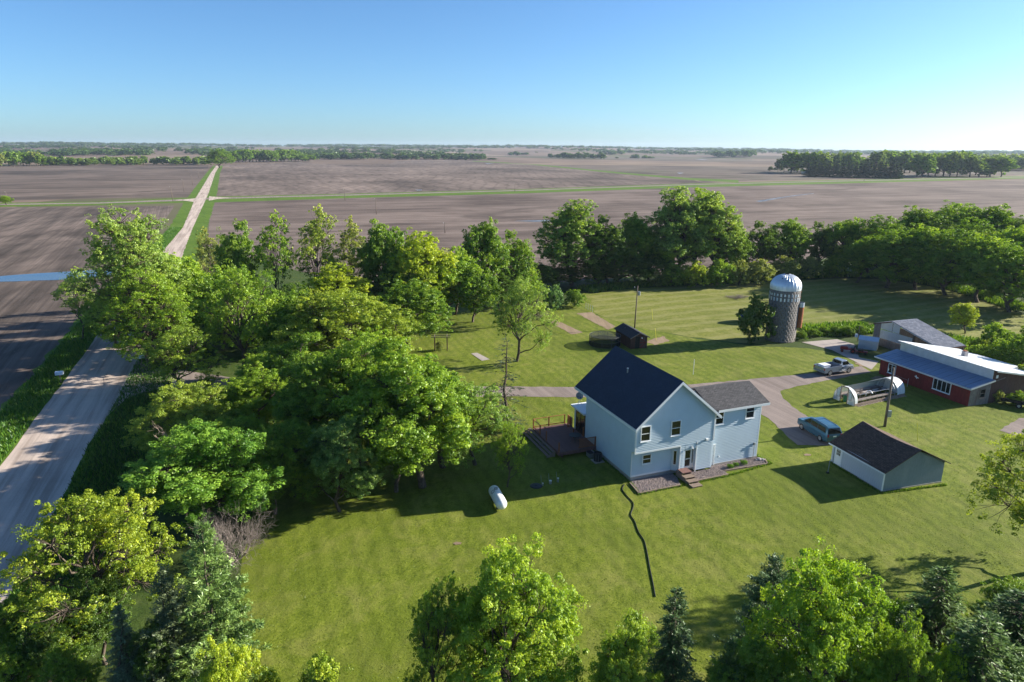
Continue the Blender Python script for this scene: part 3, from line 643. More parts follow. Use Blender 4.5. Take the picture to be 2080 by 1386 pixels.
# bushes behind the barn
bb_ = [(2012, 715, 655, 55, MG, 'bright bush right of the small yellow-green tree'), (1985, 722, 690, 45, YG, 'low yellow-green bush behind the gray shed roof'), (2030, 745, 690, 60, MG, 'bush above the barn chimney'), (2070, 760, 680, 70, GR, 'dark green bush at the right edge behind the barn'), (1975, 745, 700, 40, MG, 'small bush left of the barn chimney'), (2100, 725, 650, 70, GR, 'bush cut by the right edge under the wood'), (2045, 700, 672, 50, GR, 'low bush between the wood and the barn'), (2090, 790, 730, 60, YG, 'yellowish bush behind the right end of the barn roof')]
for x, y, t, wd_, c_, lb in bb_: T_('bush', 'bush', x, y, t, wd_, c_, lb, 'bush', 'bushes behind the barn')
T_('bush', 'bush', 2025, 818, 792, 26, OL, 'scrawny bush against the brown barn end', 'bush'); T_('bush', 'bush', 2068, 822, 797, 42, MG, 'leafy bush behind the black trailer', 'bush')
T_('silo_bush', 'bush', 1532, 694, 603, 74, DG, 'dense dark bush leaning on the left of the silo', 'bush', rz=2)
# weeds between silo and sheds
wz = [(1628, 690, 672, 26, 'nearest the silo foot'), (1650, 684, 668, 28, 'second from the silo'), (1672, 680, 664, 28, 'in the middle of the weedy strip'), (1696, 680, 663, 30, 'left of the small white shed'), (1722, 682, 663, 32, 'behind the small white shed'), (1745, 680, 660, 30, 'beside the open gray shed')]
for x, y, t, wd_, lb in wz: T_('weed_clump', 'bush', x, y, t, wd_, GR, 'leafy weed clump ' + lb, 'bush', 'weeds between silo and sheds')
# --- central mass
cen = [('mid_c', 692, 668, 536, 150, YG, 'round bright tree behind the big domed tree'), ('near_c', 690, 780, 585, 300, (0.217, 0.297, 0.032), 'big domed yellow-green tree in the middle of the grove'),
 ('mid_a', 598, 770, 600, 120, GR, 'green tree left of the big domed tree'), ('mid_a', 905, 652, 520, 145, MG, 'bright green tree at the back of the small lawn'), ('mid_b', 845, 662, 545, 110, DG, 'dark tree left of the bright one behind the small lawn'), ('mid_a', 960, 655, 550, 90, GR, 'green tree right of the bright one behind the small lawn'),
 ('near_a', 752, 925, 672, 215, MG, 'large ash tree left of the many-stemmed one'), ('near_b', 858, 990, 690, 250, MG, 'tall many-stemmed ash tree left of the white gas tank'), ('near_open', 965, 945, 775, 175, (0.174, 0.283, 0.051), 'lacy ash tree nearest the wooden deck'),
 ('near_c', 640, 950, 725, 220, GR, 'dark green tree in the heart of the grove'), ('near_a', 520, 905, 755, 180, MG, 'green tree behind the one with dead limbs'), ('near_c', 405, 935, 775, 220, (0.217, 0.297, 0.038), 'yellow-green maple beside the road shadow'),
 ('near_b', 445, 1080, 845, 250, (0.152, 0.290, 0.035), 'bright green tree wrapped round a dead trunk'), ('near_c', 690, 1040, 858, 170, (0.167, 0.275, 0.065), 'pale green tree drooping over the lawn edge'), ('near_a', 560, 1045, 880, 130, GR, 'dark tree between the drooping tree and the dead trunk'),
 ('near_b', 805, 1000, 810, 130, GR, 'shaded tree behind the many-stemmed ash'), ('near_open', 1030, 990, 860, 70, MG, 'small leafy tree at the right tip of the grove')]
for kit, x, y, t, wd_, c_, lb in cen: T_('grove_tree', kit, x, y, t, wd_, c_, lb, group='trees of the grove left of the house')
T_('willow', 'near_open', 1050, 735, 568, 125, PALE, 'pale airy willow on several thin stems above the driveway', rz=.4)
T_('willow', 'sparse', 1075, 660, 546, 85, MG, 'pale green willow behind the airy one')
T_('spruce', 'spruce_thin', 1024, 878, 672, 92, (0.052, 0.080, 0.038), 'half-dead gray spruce beside the driveway', rz=1)
T_('shrub', 'bush', 1124, 630, 580, 46, (0.102, 0.203, 0.058), 'round blue-green lilac bush left of the small round tree', 'shrub')
T_('shrub', 'bush', 1166, 624, 588, 44, GR, 'small round dark tree by the wire gate', 'shrub')
KIT['bare_bush'] = bare('bare_bush', 41, 3.4, .9, 3, 16, 'twig', .035, 5, .5)
KIT['dead_tree'] = bare('dead_tree', 42, 6, .9, 3, 6, 'deadwood', .13, 4, .35)
T_('bare_shrub', 'bare_bush', 480, 1140, 1000, 150, (1, 1, 1), 'bare reddish-gray shrub at the edge of the lawn', 'shrub')
T_('bare_shrub', 'bare_bush', 1098, 648, 628, 38, (1, 1, 1), 'small bare gray bush by the garden bed', 'shrub')
o = T_('dead_tree', 'dead_tree', 400, 1050, 840, 150, (1, 1, 1), 'dead tree with crooked pale limbs poking from the grove', rz=.2)
o.location = (*G(400, 1050)[:2], 4.2); o.scale = (.85, .85, .80)
# stub trunk under the dead limbs
b = MB(); b.cyl((0, 0, -4.6), (0, 0, .3), .22, 8, .14); b.obj('trunk', 'deadwood', o)
# --- foreground
fg = [('maple', 'near_open', 245, 1290, 992, 300, (.225, .300, .024), 'golden-green maple beside the road at the lower left', 'tree'),
 ('pine', 'pine', 452, 1395, 1060, 165, BL, 'soft gray-green pine at the lower left lawn edge', 'tree'),
 ('pine', 'pine', 372, 1420, 1150, 130, (0.123, 0.160, 0.072), 'thin yellowish pine left of the soft gray-green one', 'tree'),
 ('spruce', 'spruce', 275, 1440, 1228, 95, (0.123, 0.181, 0.094), 'pale spruce with light tips at the lower left', 'tree'),
 ('bush', 'near_c', 50, 1345, 1225, 120, GR, 'shaded bush beside the road at the lower left', 'bush'), ('bush', 'near_c', 20, 1420, 1318, 130, MG, 'bright bush in the lower left corner', 'bush'),
 ('bush', 'near_c', 150, 1430, 1310, 110, GR, 'green bush left of the pale spruce', 'bush'),
 ('maple', 'near_a', 490, 1640, 1330, 190, (0.275, 0.362, 0.026), 'bright treetop at the bottom edge left of centre', 'tree'), ('maple', 'near_b', 640, 1660, 1348, 190, (0.261, 0.355, 0.026), 'second bright treetop at the bottom edge', 'tree'),
 ('maple', 'near_a', 1030, 1500, 1102, 285, (0.225, 0.341, 0.029), 'bright green maple at the bottom centre', 'tree'),
 ('maple', 'near_open', 895, 1490, 1175, 165, (0.174, 0.275, 0.029), 'open leaning maple left of the bright one at bottom centre', 'tree'),
 ('maple', 'near_b', 1255, 1560, 1232, 135, (0.232, 0.341, 0.035), 'light green maple left of the dark spruce', 'tree'),
 ('spruce', 'spruce', 1352, 1490, 1190, 135, (.060, .115, .036), 'dark spruce where the black hose ends', 'tree'),
 ('maple', 'near_c', 1650, 1520, 1125, 300, (0.196, 0.319, 0.023), 'large bright maple at the bottom right', 'tree'),
 ('pine', 'pine', 1545, 1400, 1130, 160, (0.065, 0.123, 0.043), 'dark pine with a thin leader left of the large bright maple', 'tree'),
 ('maple', 'near_b', 1520, 1560, 1290, 160, GR, 'shaded maple below the dark pine', 'tree'),
 ('spruce', 'spruce', 1862, 1440, 1150, 210, SPG, 'broad dark spruce right of the large bright maple', 'tree'),
 ('spruce', 'spruce', 2010, 1500, 1200, 270, SP, 'darkest spruce near the lower right corner', 'tree'), ('pine', 'pine', 1950, 1560, 1260, 260, SPG, 'twiggy dark pine between the two dark spruces', 'tree'),
 ('maple', 'near_open', 2095, 1165, 885, 270, (0.239, 0.312, 0.029), 'yellow-green tree cut by the right edge', 'tree'), ('maple', 'near_c', 1880, 1600, 1330, 110, (0.232, 0.362, 0.026), 'small bright treetop at the bottom edge on the right', 'tree'),
 ('spruce', 'spruce', 2110, 1400, 1150, 160, SPG, 'dark spruce cut by the right edge', 'tree'),
 ('pine', 'pine', 2040, 1440, 1215, 250, SPG, 'wide dark pine behind the darkest spruce', 'tree'), ('spruce', 'spruce', 1800, 1500, 1225, 120, SP, 'dark spruce wedged between the bright maple and the broad spruce', 'tree'),
 ('spruce', 'spruce', 1930, 1600, 1255, 240, SPG, 'dark spruce below the broad one at the bottom right', 'tree'), ('maple', 'near_a', 1770, 1600, 1262, 150, GR, 'shaded green treetop under the large bright maple', 'tree'),
 ('maple', 'near_c', 1800, 1440, 1215, 120, GR, 'round green tree between the large bright maple and the broad spruce', 'tree'), ('leafy_tree', 'near_c', 1905, 1370, 1238, 140, GR, 'green bushy tree below the broad dark spruce', 'tree'), ('leafy_tree', 'near_a', 2050, 1340, 1195, 150, GR, 'leafy green tree at the right edge above the spruces', 'tree'), ('leafy_tree', 'near_b', 1990, 1400, 1262, 130, MG, 'lighter bushy tree in front of the darkest spruce', 'tree'),
 ('pine', 'pine', 1460, 1560, 1300, 110, SPG, 'dim pine at the bottom edge right of the dark spruce', 'tree'),
 ('bush', 'near_c', 110, 1400, 1250, 130, DG, 'dark bush under the golden-green maple', 'bush'), ('bush', 'near_b', 215, 1350, 1170, 120, DG, 'dark undergrowth right below the golden-green maple', 'bush'),
 ('bush', 'near_c', 330, 1440, 1270, 130, DG, 'dark undergrowth between the pale spruce and the gray-green pine', 'bush')]
for nm, kit, x, y, t, wd_, c_, lb, ct in fg: T_(nm, kit, x, y, t, wd_, c_, lb, ct)

# ------------------------------------------------------------------ tall grass (uncountable)
def tufts(name, pts, hgt_, color, label, wdt=.05):
    r = np.random.default_rng(len(pts)); n_ = len(pts); P = np.array([(p[0], p[1], 0.02) for p in pts])
    a = unit(np.stack([r.normal(0, .4, n_), r.normal(0, .4, n_), np.ones(n_)], 1)); b = r.normal(0, 1, (n_, 3)); b[:, 2] = 0; b = unit(b)
    h = hgt_ * r.uniform(.5, 1.3, (n_, 1)); W_ = wdt * r.uniform(.6, 1.5, (n_, 1))
    V = np.stack([P - b * W_, P + b * W_, P + a * h + b * W_ * .3, P + a * h * .98 - b * W_ * .3], 1).reshape(-1, 3)
    me = np_mesh(name, V, quads(n_), 'blade', np.repeat(r.uniform(0, 1, n_), 4))
    o = link(name, me, kind='stuff', label=label, cat='grass'); o.color = (*color, 1); return o
def along(P, d0, d1, n_):
    P = np.array(P); seg = np.linalg.norm(np.diff(P, axis=0), axis=1); w_ = seg / seg.sum(); k = rng.choice(len(seg), n_, p=w_); t = rng.uniform(0, 1, (n_, 1))
    a = P[k]; b = P[k + 1]; d = unit(b - a); q = a * (1 - t) + b * t; nn = np.stack([d[:, 1], -d[:, 0]], 1); return q + nn * rng.uniform(d0, d1, (n_, 1))
near_r = rr[1:9]; near_l = rl[1:8]
tufts('tall_grass', along(near_r, .1, 5.5, 26000), .38, (.055, .13, .014), 'long green grass on the right verge of the gravel road')
tufts('tall_grass', along(near_l, -4.2, -.1, 26000), .40, (.060, .15, .014), 'long bright grass in the left ditch of the gravel road')
tufts('tall_grass', along(Gp([(1190, 592), (1300, 580), (1560, 566), (1700, 560), (1800, 562), (1930, 584), (2080, 632)]), -4, 2, 12000), .7, (.09, .17, .016), 'tall unmown grass at the far edge of the meadow', .10)
tufts('tall_grass', along(Gp([(1640, 676), (1780, 668), (1900, 690), (1990, 705), (2100, 800)]), -4, 3, 12000), .6, (.09, .18, .016), 'tall weeds round the back of the sheds', .10)

LP_ = lawn; xs_ = rng.uniform(-30, 62, 150000); ys_ = rng.uniform(24, 82, 150000)
def in_poly(X_, Y_, P):
    c = np.zeros(len(X_), bool); j = len(P) - 1
    for i in range(len(P)):
        xi, yi = P[i]; xj, yj = P[j]; c ^= ((yi > Y_) != (yj > Y_)) & (X_ < (xj - xi) * (Y_ - yi) / (yj - yi + 1e-12) + xi); j = i
    return c
drp = Gp(dr); ok = in_poly(xs_, ys_, lawn) & ~in_poly(xs_, ys_, drp)
ca_, sa_ = math.cos(R(21.3)), math.sin(R(21.3)); la = (xs_ - 10.74) * ca_ + (ys_ - 54.56) * sa_; lb_ = -(xs_ - 10.74) * sa_ + (ys_ - 54.56) * ca_
ok &= ~((la > -.6) & (la < 14.4) & (lb_ > -2.7) & (lb_ < 12)); ok &= ~((la > -5.2) & (la < 0) & (lb_ > 6.8) & (lb_ < 13.8))
nz = np.sin(xs_ * .9 + 2 * np.sin(ys_ * .35)) * np.sin(ys_ * .8 + 1.5 * np.sin(xs_ * .3)) + rng.normal(0, .5, len(xs_)); ok &= nz > -.15
pp = np.stack([xs_[ok], ys_[ok]], 1)[:62000]
tufts('lawn_tufts', pp, .032, (.13, .185, .03), 'short uneven grass tufts all over the mown lawn', .045)
edge = np.concatenate([along([hw_ for hw_ in [(10.74 + a_ * ca_ - b_ * sa_, 54.56 + a_ * sa_ + b_ * ca_) for a_, b_ in [(-.1, 9), (-.2, .2), (-.6, -1.9), (4.2, -1.9), (5.6, -1.85), (9.1, -1.8), (14.4, -1.15), (14.3, 5)]]], -.25, .05, 3500), along([G(1689, 940)[:2], G(1790, 1001)[:2], G(1920, 984)[:2]], .02, .3, 2500)])
tufts('edge_grass', edge, .13, (.105, .19, .02), 'longer grass left by the mower round the house bed and garage', .035)

# ------------------------------------------------------------------ far trees
def far_place(x, dist):   # a point at a bearing through column x, at a distance
    d = ray(x, 301); d = np.array([d[0], d[1]]); d /= np.linalg.norm(d); p = d * dist
    return float(p[0]), float(p[1]), float(terrain(p[0], p[1]))
FT = {}
for k in ('far', 'far_b', 'far_spruce'):
    me = KIT[k]['crown']; a = np.empty(len(me.vertices) * 3, np.float32); me.vertices.foreach_get('co', a); a = a.reshape(-1, 4, 3)
    tt = np.empty(len(me.vertices), np.float32); me.attributes['tint'].data.foreach_get('value', tt); FT[k] = (a, tt.reshape(-1, 4), KIT[k]['H'], KIT[k]['R'])
def belt(name, label, spots, color, keep=.12, big=2.6):
    Vs, Ts = [], []
    for x, y, z, h, rad in spots:
        a, tt, Hh, Rr = FT['far' if rng.random() < .6 else 'far_b']; idx = rng.choice(len(a), int(len(a) * keep), replace=False)
        q = a[idx]; c = q.mean(1, keepdims=True); q = c + (q - c) * big
        ph = rng.uniform(0, 6.28); cs, sn = math.cos(ph), math.sin(ph)
        X_ = q[..., 0] * cs - q[..., 1] * sn; Y_ = q[..., 0] * sn + q[..., 1] * cs
        Vs.append(np.stack([x + X_ * rad / Rr, y + Y_ * rad / Rr, z + q[..., 2] * h / Hh], -1).reshape(-1, 3)); Ts.append(np.clip(tt[idx] + rng.uniform(-.25, .2), 0, 1).ravel())
    V = np.concatenate(Vs); me = np_mesh(name, V, quads(len(V) // 4), 'leaf', np.concatenate(Ts))
    o = link(name, me, kind='stuff', label=label, cat='wood'); o.color = (*color, 1); return o
def spots(x0, x1, d0, d1, n_, h0, h1, rad):
    o = []
    for _ in range(n_):
        p = far_place(rng.uniform(x0, x1), rng.uniform(d0, d1)); h = rng.uniform(h0, h1); o.append((*p, h, rad * rng.uniform(.8, 1.3)))
    return o
def clumped(x0, x1, d0, d1, nb, per, h0, h1, rad, sx=25, sd_=60):
    o = []
    for _ in range(nb):
        cx = rng.uniform(x0, x1); cd = rng.uniform(d0, d1)
        for _ in range(per):
            p = far_place(cx + rng.normal(0, sx), cd + rng.normal(0, sd_)); o.append((*p, rng.uniform(h0, h1), rad * rng.uniform(.8, 1.3)))
    return o
FG = (.065, .120, .032)
belt('tree_belt', 'low line of trees beyond the dark field on the left', spots(85, 425, 1250, 1400, 105, 6, 13, 6.5), (.12, .19, .035), .16)
belt('tree_belt', 'line of trees beyond the striped field in the middle', spots(600, 985, 1700, 1950, 170, 9, 16, 9), FG, .12)
belt('tree_belt', 'wood stretching to the right edge behind the spruce grove', spots(1850, 2120, 1250, 1700, 190, 14, 22, 9), (.14, .21, .05), .14)
belt('tree_belt', 'scattered distant groves on the wet fields', clumped(1000, 1900, 1900, 3000, 9, 9, 7, 14, 9, 14, 30), FG, .12)
belt('tree_belt', 'hazy far groves on the rolling land at left', clumped(-60, 900, 2100, 4200, 38, 16, 8, 15, 13, 32, 90), FG, .06)
belt('tree_belt', 'hazy far groves on the rolling land at right', clumped(900, 2200, 3000, 4600, 30, 16, 8, 15, 13, 34, 90), FG, .06)
belt('tree_belt', 'continuous hazy tree line along the left horizon', spots(-80, 1060, 4700, 6200, 560, 10, 18, 24), FG, .04)
belt('tree_belt', 'continuous hazy tree line along the right horizon', spots(1060, 2160, 4700, 6200, 500, 10, 16, 24), FG, .04)
belt('tree_belt', 'grove standing alone before the right horizon', spots(1456, 1535, 2300, 2450, 30, 14, 22, 10), FG, .12)
belt('tree_belt', 'small grove beyond the striped field right of centre', spots(1142, 1225, 1900, 2000, 26, 10, 16, 9), FG, .12)
# individual distant trees
def ft(kit, x, by, ty, wpx, c_, lb, grp, nm='distant_tree', cat='tree'): return T_(nm, kit, x, by, ty, wpx, c_, lb, cat, grp)
ft('mid_c', 447, 341.5, 303, 50, GR, 'large round tree standing at the far end of the straight road', None)
for k, x in enumerate(np.linspace(478, 628, 22)):
    ft('far' if k % 2 else 'far_b', x, 331 - (x - 486) * .02 - random.uniform(0, 2), 303 + (x > 610) * 8 + random.uniform(0, 4), random.uniform(22, 30), GR, 'tree in the dense row right of the far road tree', 'row of trees beyond the striped field')
for k in range(22):
    x = random.uniform(-40, 84); ft('far' if k % 2 else 'far_b', x, 340 - random.uniform(0, 5) - max(0, x) * .02, 304 + abs(x - 40) * .10 + random.uniform(0, 7), random.uniform(20, 30), OL if k % 3 == 0 else GR, 'tree in the wood at the left edge beyond the dark field', 'wood at the left edge')
ft('mid_a', 14, 417, 398, 26, MG, 'round bush beside the lane at the left edge', None, 'roadside_bush', 'bush')
for k in range(26):
    x = 1640 + k * 7.4 + random.uniform(-2, 2); by = 358 + (x - 1640) * .028
    ft('far_spruce', x, by + random.uniform(-.5, 1.2), 329 + random.uniform(-4, 5), random.uniform(15, 19), (.045, .075, .026), 'dark conifer in the windbreak row of the far grove', 'conifer windbreak of the far grove', 'spruce')
for k in range(34):
    x = 1606 + k * 12.8 + random.uniform(-5, 5); ft('far' if k % 2 else 'far_b', x, 354 - random.uniform(0, 6) + (x > 1850) * 7, 314 + random.uniform(-8, 7) + (x > 1960) * 8, random.uniform(34, 46), (.14, .21, .035) if k % 3 else GR, 'leafy tree in the far grove behind the conifers', 'leafy trees of the far grove')
for k, (x, by, ty, wq) in enumerate([(1592, 351, 310, 18), (1606, 352, 313, 20), (1580, 349, 322, 16), (1565, 348, 338, 10)]):
    ft('far_b', x, by, ty, wq, (.09, .14, .045), ['tall pale tree at the left end of the far grove', 'second pale tree at the left end of the far grove', 'small tree left of the pale ones at the far grove', 'low bush at the left tip of the far grove'][k], None)
for k, (x, by, ty, wq) in enumerate([(930, 323.5, 321, 16), (1000, 325, 321, 20), (1051, 315.5, 312.5, 5), (1062, 315.5, 311, 7), (1090, 315.5, 308.5, 8), (1132, 312.5, 303, 9), (1023, 307, 300, 8), (1253, 322.5, 319, 7)]):
    ft('far', x, by, ty, wq, FG, ['low bush row end beyond the striped field', 'dark low bush beyond the striped field', 'leftmost of three field trees near centre', 'middle of three field trees near centre', 'rightmost of three field trees near centre', 'single tall tree left of the small grove', 'single far tree on the rise near centre', 'lone dark bush in the wet fields'][k], None)

# ------------------------------------------------------------------ building helpers (local coordinates)
def siding_part(parent, p0, d, nrm, ext, z0, z1, h=.155, mat='siding', name='siding', out=.042):
    b = MB(); d = Vector(d).normalized(); nv = Vector(nrm).normalized(); p0 = Vector((p0[0], p0[1], 0)); z = z0
    while z < z1 - 1e-4:
        zt = min(z + h, z1); a0, a1 = ext(z); c0, c1 = ext(zt)
        if a1 - a0 > .05:
            q = [p0 + d * a0 + nv * out + Vector((0, 0, z)), p0 + d * a1 + nv * out + Vector((0, 0, z)), p0 + d * c1 + nv * .004 + Vector((0, 0, zt)), p0 + d * c0 + nv * .004 + Vector((0, 0, zt))]
            w_ = [p0 + d * a0 + nv * .004 + Vector((0, 0, z)), p0 + d * a1 + nv * .004 + Vector((0, 0, z))]
            b.add(q + w_, [(0, 1, 2, 3), (4, 5, 1, 0)])
        z = zt
    return b.obj(name, mat, parent, kind='stuff')
def window(parent, c, w_, h, nrm, axis='x', panes=1, hung=True, name='window', fr=.07, depth=.105, sill=True, mat='white_trim'):
    # c: centre on the wall plane; nrm: +-1 along the other axis
    def bx(u0, u1, z0, z1, d0, d1):
        if axis == 'x': return (c[0] + u0, c[0] + u1, c[1] + nrm * d0, c[1] + nrm * d1, c[2] + z0, c[2] + z1)
        return (c[0] + nrm * d0, c[0] + nrm * d1, c[1] + u0, c[1] + u1, c[2] + z0, c[2] + z1)
    b = MB(); W, Hh = w_ / 2, h / 2
    b.bb(*bx(-W, -W + fr, -Hh, Hh, 0, depth)); b.bb(*bx(W - fr, W, -Hh, Hh, 0, depth)); b.bb(*bx(-W + fr, W - fr, Hh - fr, Hh, 0, depth)); b.bb(*bx(-W + fr, W - fr, -Hh, -Hh + fr, 0, depth))
    if sill: b.bb(*bx(-W - .03, W + .03, -Hh - .045, -Hh - .002, 0, depth + .05))
    for k in range(1, panes): u = -W + w_ * k / panes; b.bb(*bx(u - .025, u + .025, -Hh + fr, Hh - fr, 0, depth - .012))
    if hung: b.bb(*bx(-W + fr, W - fr, -.025, .025, 0, depth - .008))
    f = b.obj(name, mat, parent)
    for k in range(panes):
        u0 = -W + fr + (w_ - 2 * fr) * k / panes; u1 = -W + fr + (w_ - 2 * fr) * (k + 1) / panes
        for z0, z1, dd in (((-Hh + fr, -.026, .058), (.026, Hh - fr, .068)) if hung else ((-Hh + fr, Hh - fr, .062),)):
            MB().bb(*bx(u0 + .004, u1 - .004, z0 + .003, z1 - .003, .046, dd)).obj('pane', 'glass', f)
    return f

# ------------------------------------------------------------------ house
hs = thing('house', 'pale blue two-storey house with dark navy gabled roof and gray-roofed wing', 'house', (10.74, 54.56, 0), R(21.3))
W, Lh, he, hr, hov = 8.25, 9.25, 5.55, 9.05, 2.98
slope = (hr - he) / (W / 2)
MB().bb(.02, 8.2, .52, 11.8, 0, .42).obj('foundation', 'concrete', hs)
b = MB(); b.bb(0.01, 4.70, .50, Lh, .42, hov); b.bb(4.70, 5.25, .01, Lh, .30, hov); b.bb(5.25, 6.42, .32, Lh, .42, hov); b.bb(6.42, W, .01, Lh, .2, hov); b.obj('wall', 'siding', hs, label='recessed ground floor wall')
b = MB(); b.prism([(0, hov), (W, hov), (W, he), (W / 2, hr - .02), (0, he)], 0, Lh, 'xz'); b.obj('wall', 'siding', hs, label='upper floor wall under the gable')
b = MB(); b.prism([(4.10, .52), (4.70, .03), (4.70, .49), (4.12, .60)], .42, hov - .01); b.obj('wall', 'siding', hs, label='angled wall beside the entry')
gext = lambda z: (0.0, W) if z <= he else ((z - he) / slope, W - (z - he) / slope)
siding_part(hs, (0, 0), (1, 0, 0), (0, -1, 0), gext, hov, hr - .1)
siding_part(hs, (0, .50), (1, 0, 0), (0, -1, 0), lambda z: (0, 4.12), .42, hov - .02)
siding_part(hs, (4.72, .01), (1, 0, 0), (0, -1, 0), lambda z: (0, .50), .42, hov)
siding_part(hs, (5.25, .01), (1, 0, 0), (0, -1, 0), lambda z: (0, 1.17), 2.42, hov)
siding_part(hs, (6.46, .01), (1, 0, 0), (0, -1, 0), lambda z: (0, W - 6.46), .3, hov)
siding_part(hs, (0, Lh), (0, -1, 0), (-1, 0, 0), lambda z: (0, Lh - (.5 if z < hov - .05 else 0)), .42, he)
# trims
b = MB(); b.bb(-.035, .10, -.04, -.022, hov, he); b.bb(-.04, -.022, -.04, .10, hov, he); b.bb(-.04, 4.74, -.045, -.021, hov - .14, hov + .02); b.obj('corner_trim', 'white_trim', hs)
MB().bb(-.035, .06, .465, .478, .42, hov - .15).obj('corner_trim', 'white_trim', hs)
MB().bb(4.66, 4.76, -.05, -.022, .2, hov - .15).obj('corner_trim', 'white_trim', hs)
MB().bb(6.40, 6.50, -.06, -.022, .1, 3.05).obj('corner_trim', 'white_trim', hs)
MB().bb(8.14, 8.30, -.06, -.022, hov, he + .2).obj('downspout', 'white_trim', hs)
MB().bb(-.03, 4.1, .46, .475, .42, .60).obj('base_board', 'white_trim', hs)
b = MB(); b.bb(.0, 4.7, .02, .50, hov - .02, hov - .002); b.obj('soffit', 'white_trim', hs)
# main roof
og, oe, ro = .45, .32, 2.0
ze = he - oe * slope
def slope_pts(sgn):
    x0 = -oe if sgn < 0 else W + oe; return [(x0, -og, ze + .16), (x0, Lh + ro, ze + .16), (W / 2, Lh + ro, hr + .18), (W / 2, -og, hr + .18)]
for sgn in (-1, 1):
    p = [Vector(q) for q in slope_pts(sgn)]; b = MB().slab4(p, .12); rf = b.obj('roof', 'navy', hs)
    # shingle courses, each lower edge proud of the one below
    b = MB(); nrm = (p[1] - p[0]).cross(p[3] - p[0]).normalized(); nrm = nrm if nrm.z > 0 else -nrm; nc = 40
    for k in range(nc):
        t0, t1 = k / nc, (k + 1) / nc; A = p[0].lerp(p[3], t0); B = p[1].lerp(p[2], t0); Cc = p[1].lerp(p[2], t1); D = p[0].lerp(p[3], t1)
        b.add([A + nrm * .014, B + nrm * .014, Cc + nrm * .004, D + nrm * .004, A + nrm * .002, B + nrm * .002], [(0, 1, 2, 3), (4, 5, 1, 0)])
    b.obj('shingles', 'navy', rf, kind='stuff')
    x0 = p[0].x; b = MB(); s_ = -1 if sgn < 0 else 1
    b.prism([(x0, ze - .14), (x0, ze + .13), (W / 2, hr + .15), (W / 2, hr - .12)][::s_], -og - .035, -og - .002, 'xz'); b.obj('fascia', 'white_trim', hs)
    b = MB(); b.prism([(x0, ze - .0), (x0, ze + .03), (W / 2, hr + .05), (W / 2, hr + .02)][::s_], -og, -.022, 'xz'); b.obj('soffit', 'white_trim', hs)
    MB().bb(x0 - .03 * (1 if sgn < 0 else -1) - .02, x0 + .02, -og, Lh + ro, ze - .10, ze + .135).obj('gutter', 'white_trim', hs)
MB().prism([(W / 2 - .14, hr + .09), (W / 2, hr + .225), (W / 2 + .14, hr + .09)], -og, Lh + ro, 'xz').obj('ridge_cap', 'navy', hs)
b = MB(); b.cyl((2.75, 6.4, 7.3), (2.75, 6.4, 8.45), .07, 10); v = b.obj('vent_pipe', 'steel', hs); MB().cyl((2.75, 6.4, 8.45), (2.75, 6.4, 8.52), .1, 10).obj('cap', 'white', v)
# windows
window(hs, (.93, 0, 4.69), .98, 1.42, -1); window(hs, (4.03, 0, 4.77), 1.02, 1.42, -1)
window(hs, (1.53, .50, 1.98), .92, .92, -1)
# angled side light next to the entry
a = math.atan2(.03 - .52, .60); b = MB(); cx, cy = 4.40, .27; nx, ny = math.sin(a), -math.cos(a)
w1 = MB().box((cx + nx * .03, cy + ny * .03, 1.72), (.34, .05, 1.45), a).obj('window', 'white_trim', hs, label='tall narrow window on the angled wall')
MB().box((cx + nx * .062, cy + ny * .062, 1.72), (.22, .02, 1.30), a).obj('pane', 'glass', w1)
# entry door and side light in its alcove
d = MB(); d.bb(5.30, 5.38, .24, .31, .42, 2.40); d.bb(6.10, 6.18, .24, .31, .42, 2.40); d.bb(5.38, 6.10, .24, .31, 2.32, 2.40); d.bb(6.34, 6.42, .24, .31, .42, 2.40); d.obj('door_frame', 'white', hs)
dd = MB(); dd.bb(5.385, 5.47, .22, .25, .44, 2.31); dd.bb(6.01, 6.095, .22, .25, .44, 2.31); dd.bb(5.47, 6.01, .22, .25, .44, .66); dd.bb(5.47, 6.01, .22, .25, 1.34, 1.42); dd.bb(5.47, 6.01, .22, .25, 2.22, 2.31); dd = dd.obj('door', 'white', hs, label='white glazed storm door')
MB().bb(5.475, 6.005, .228, .24, .665, 1.335).obj('pane', 'glass', dd); MB().bb(5.475, 6.005, .228, .24, 1.425, 2.215).obj('pane', 'glass', dd); MB().bb(5.49, 5.51, .17, .22, 1.3, 1.45).obj('handle', 'steel', dd)
sd_ = MB().bb(6.20, 6.33, .25, .31, .42, 2.38).obj('side_light', 'white', hs); MB().bb(6.225, 6.305, .235, .249, .9, 2.2).obj('pane', 'glass', sd_)
b = MB(); b.cyl((5.85, -.02, 2.66), (5.85, -.20, 2.70), .05, 8); b.cyl((5.85, -.20, 2.55), (5.85, -.20, 2.72), .10, 8, .05); b.obj('porch_light', 'white', hs)
b = MB(); b.bb(7.35, 7.55, -.20, -.025, 3.05, 3.22); b.obj('dryer_vent', 'white', hs)
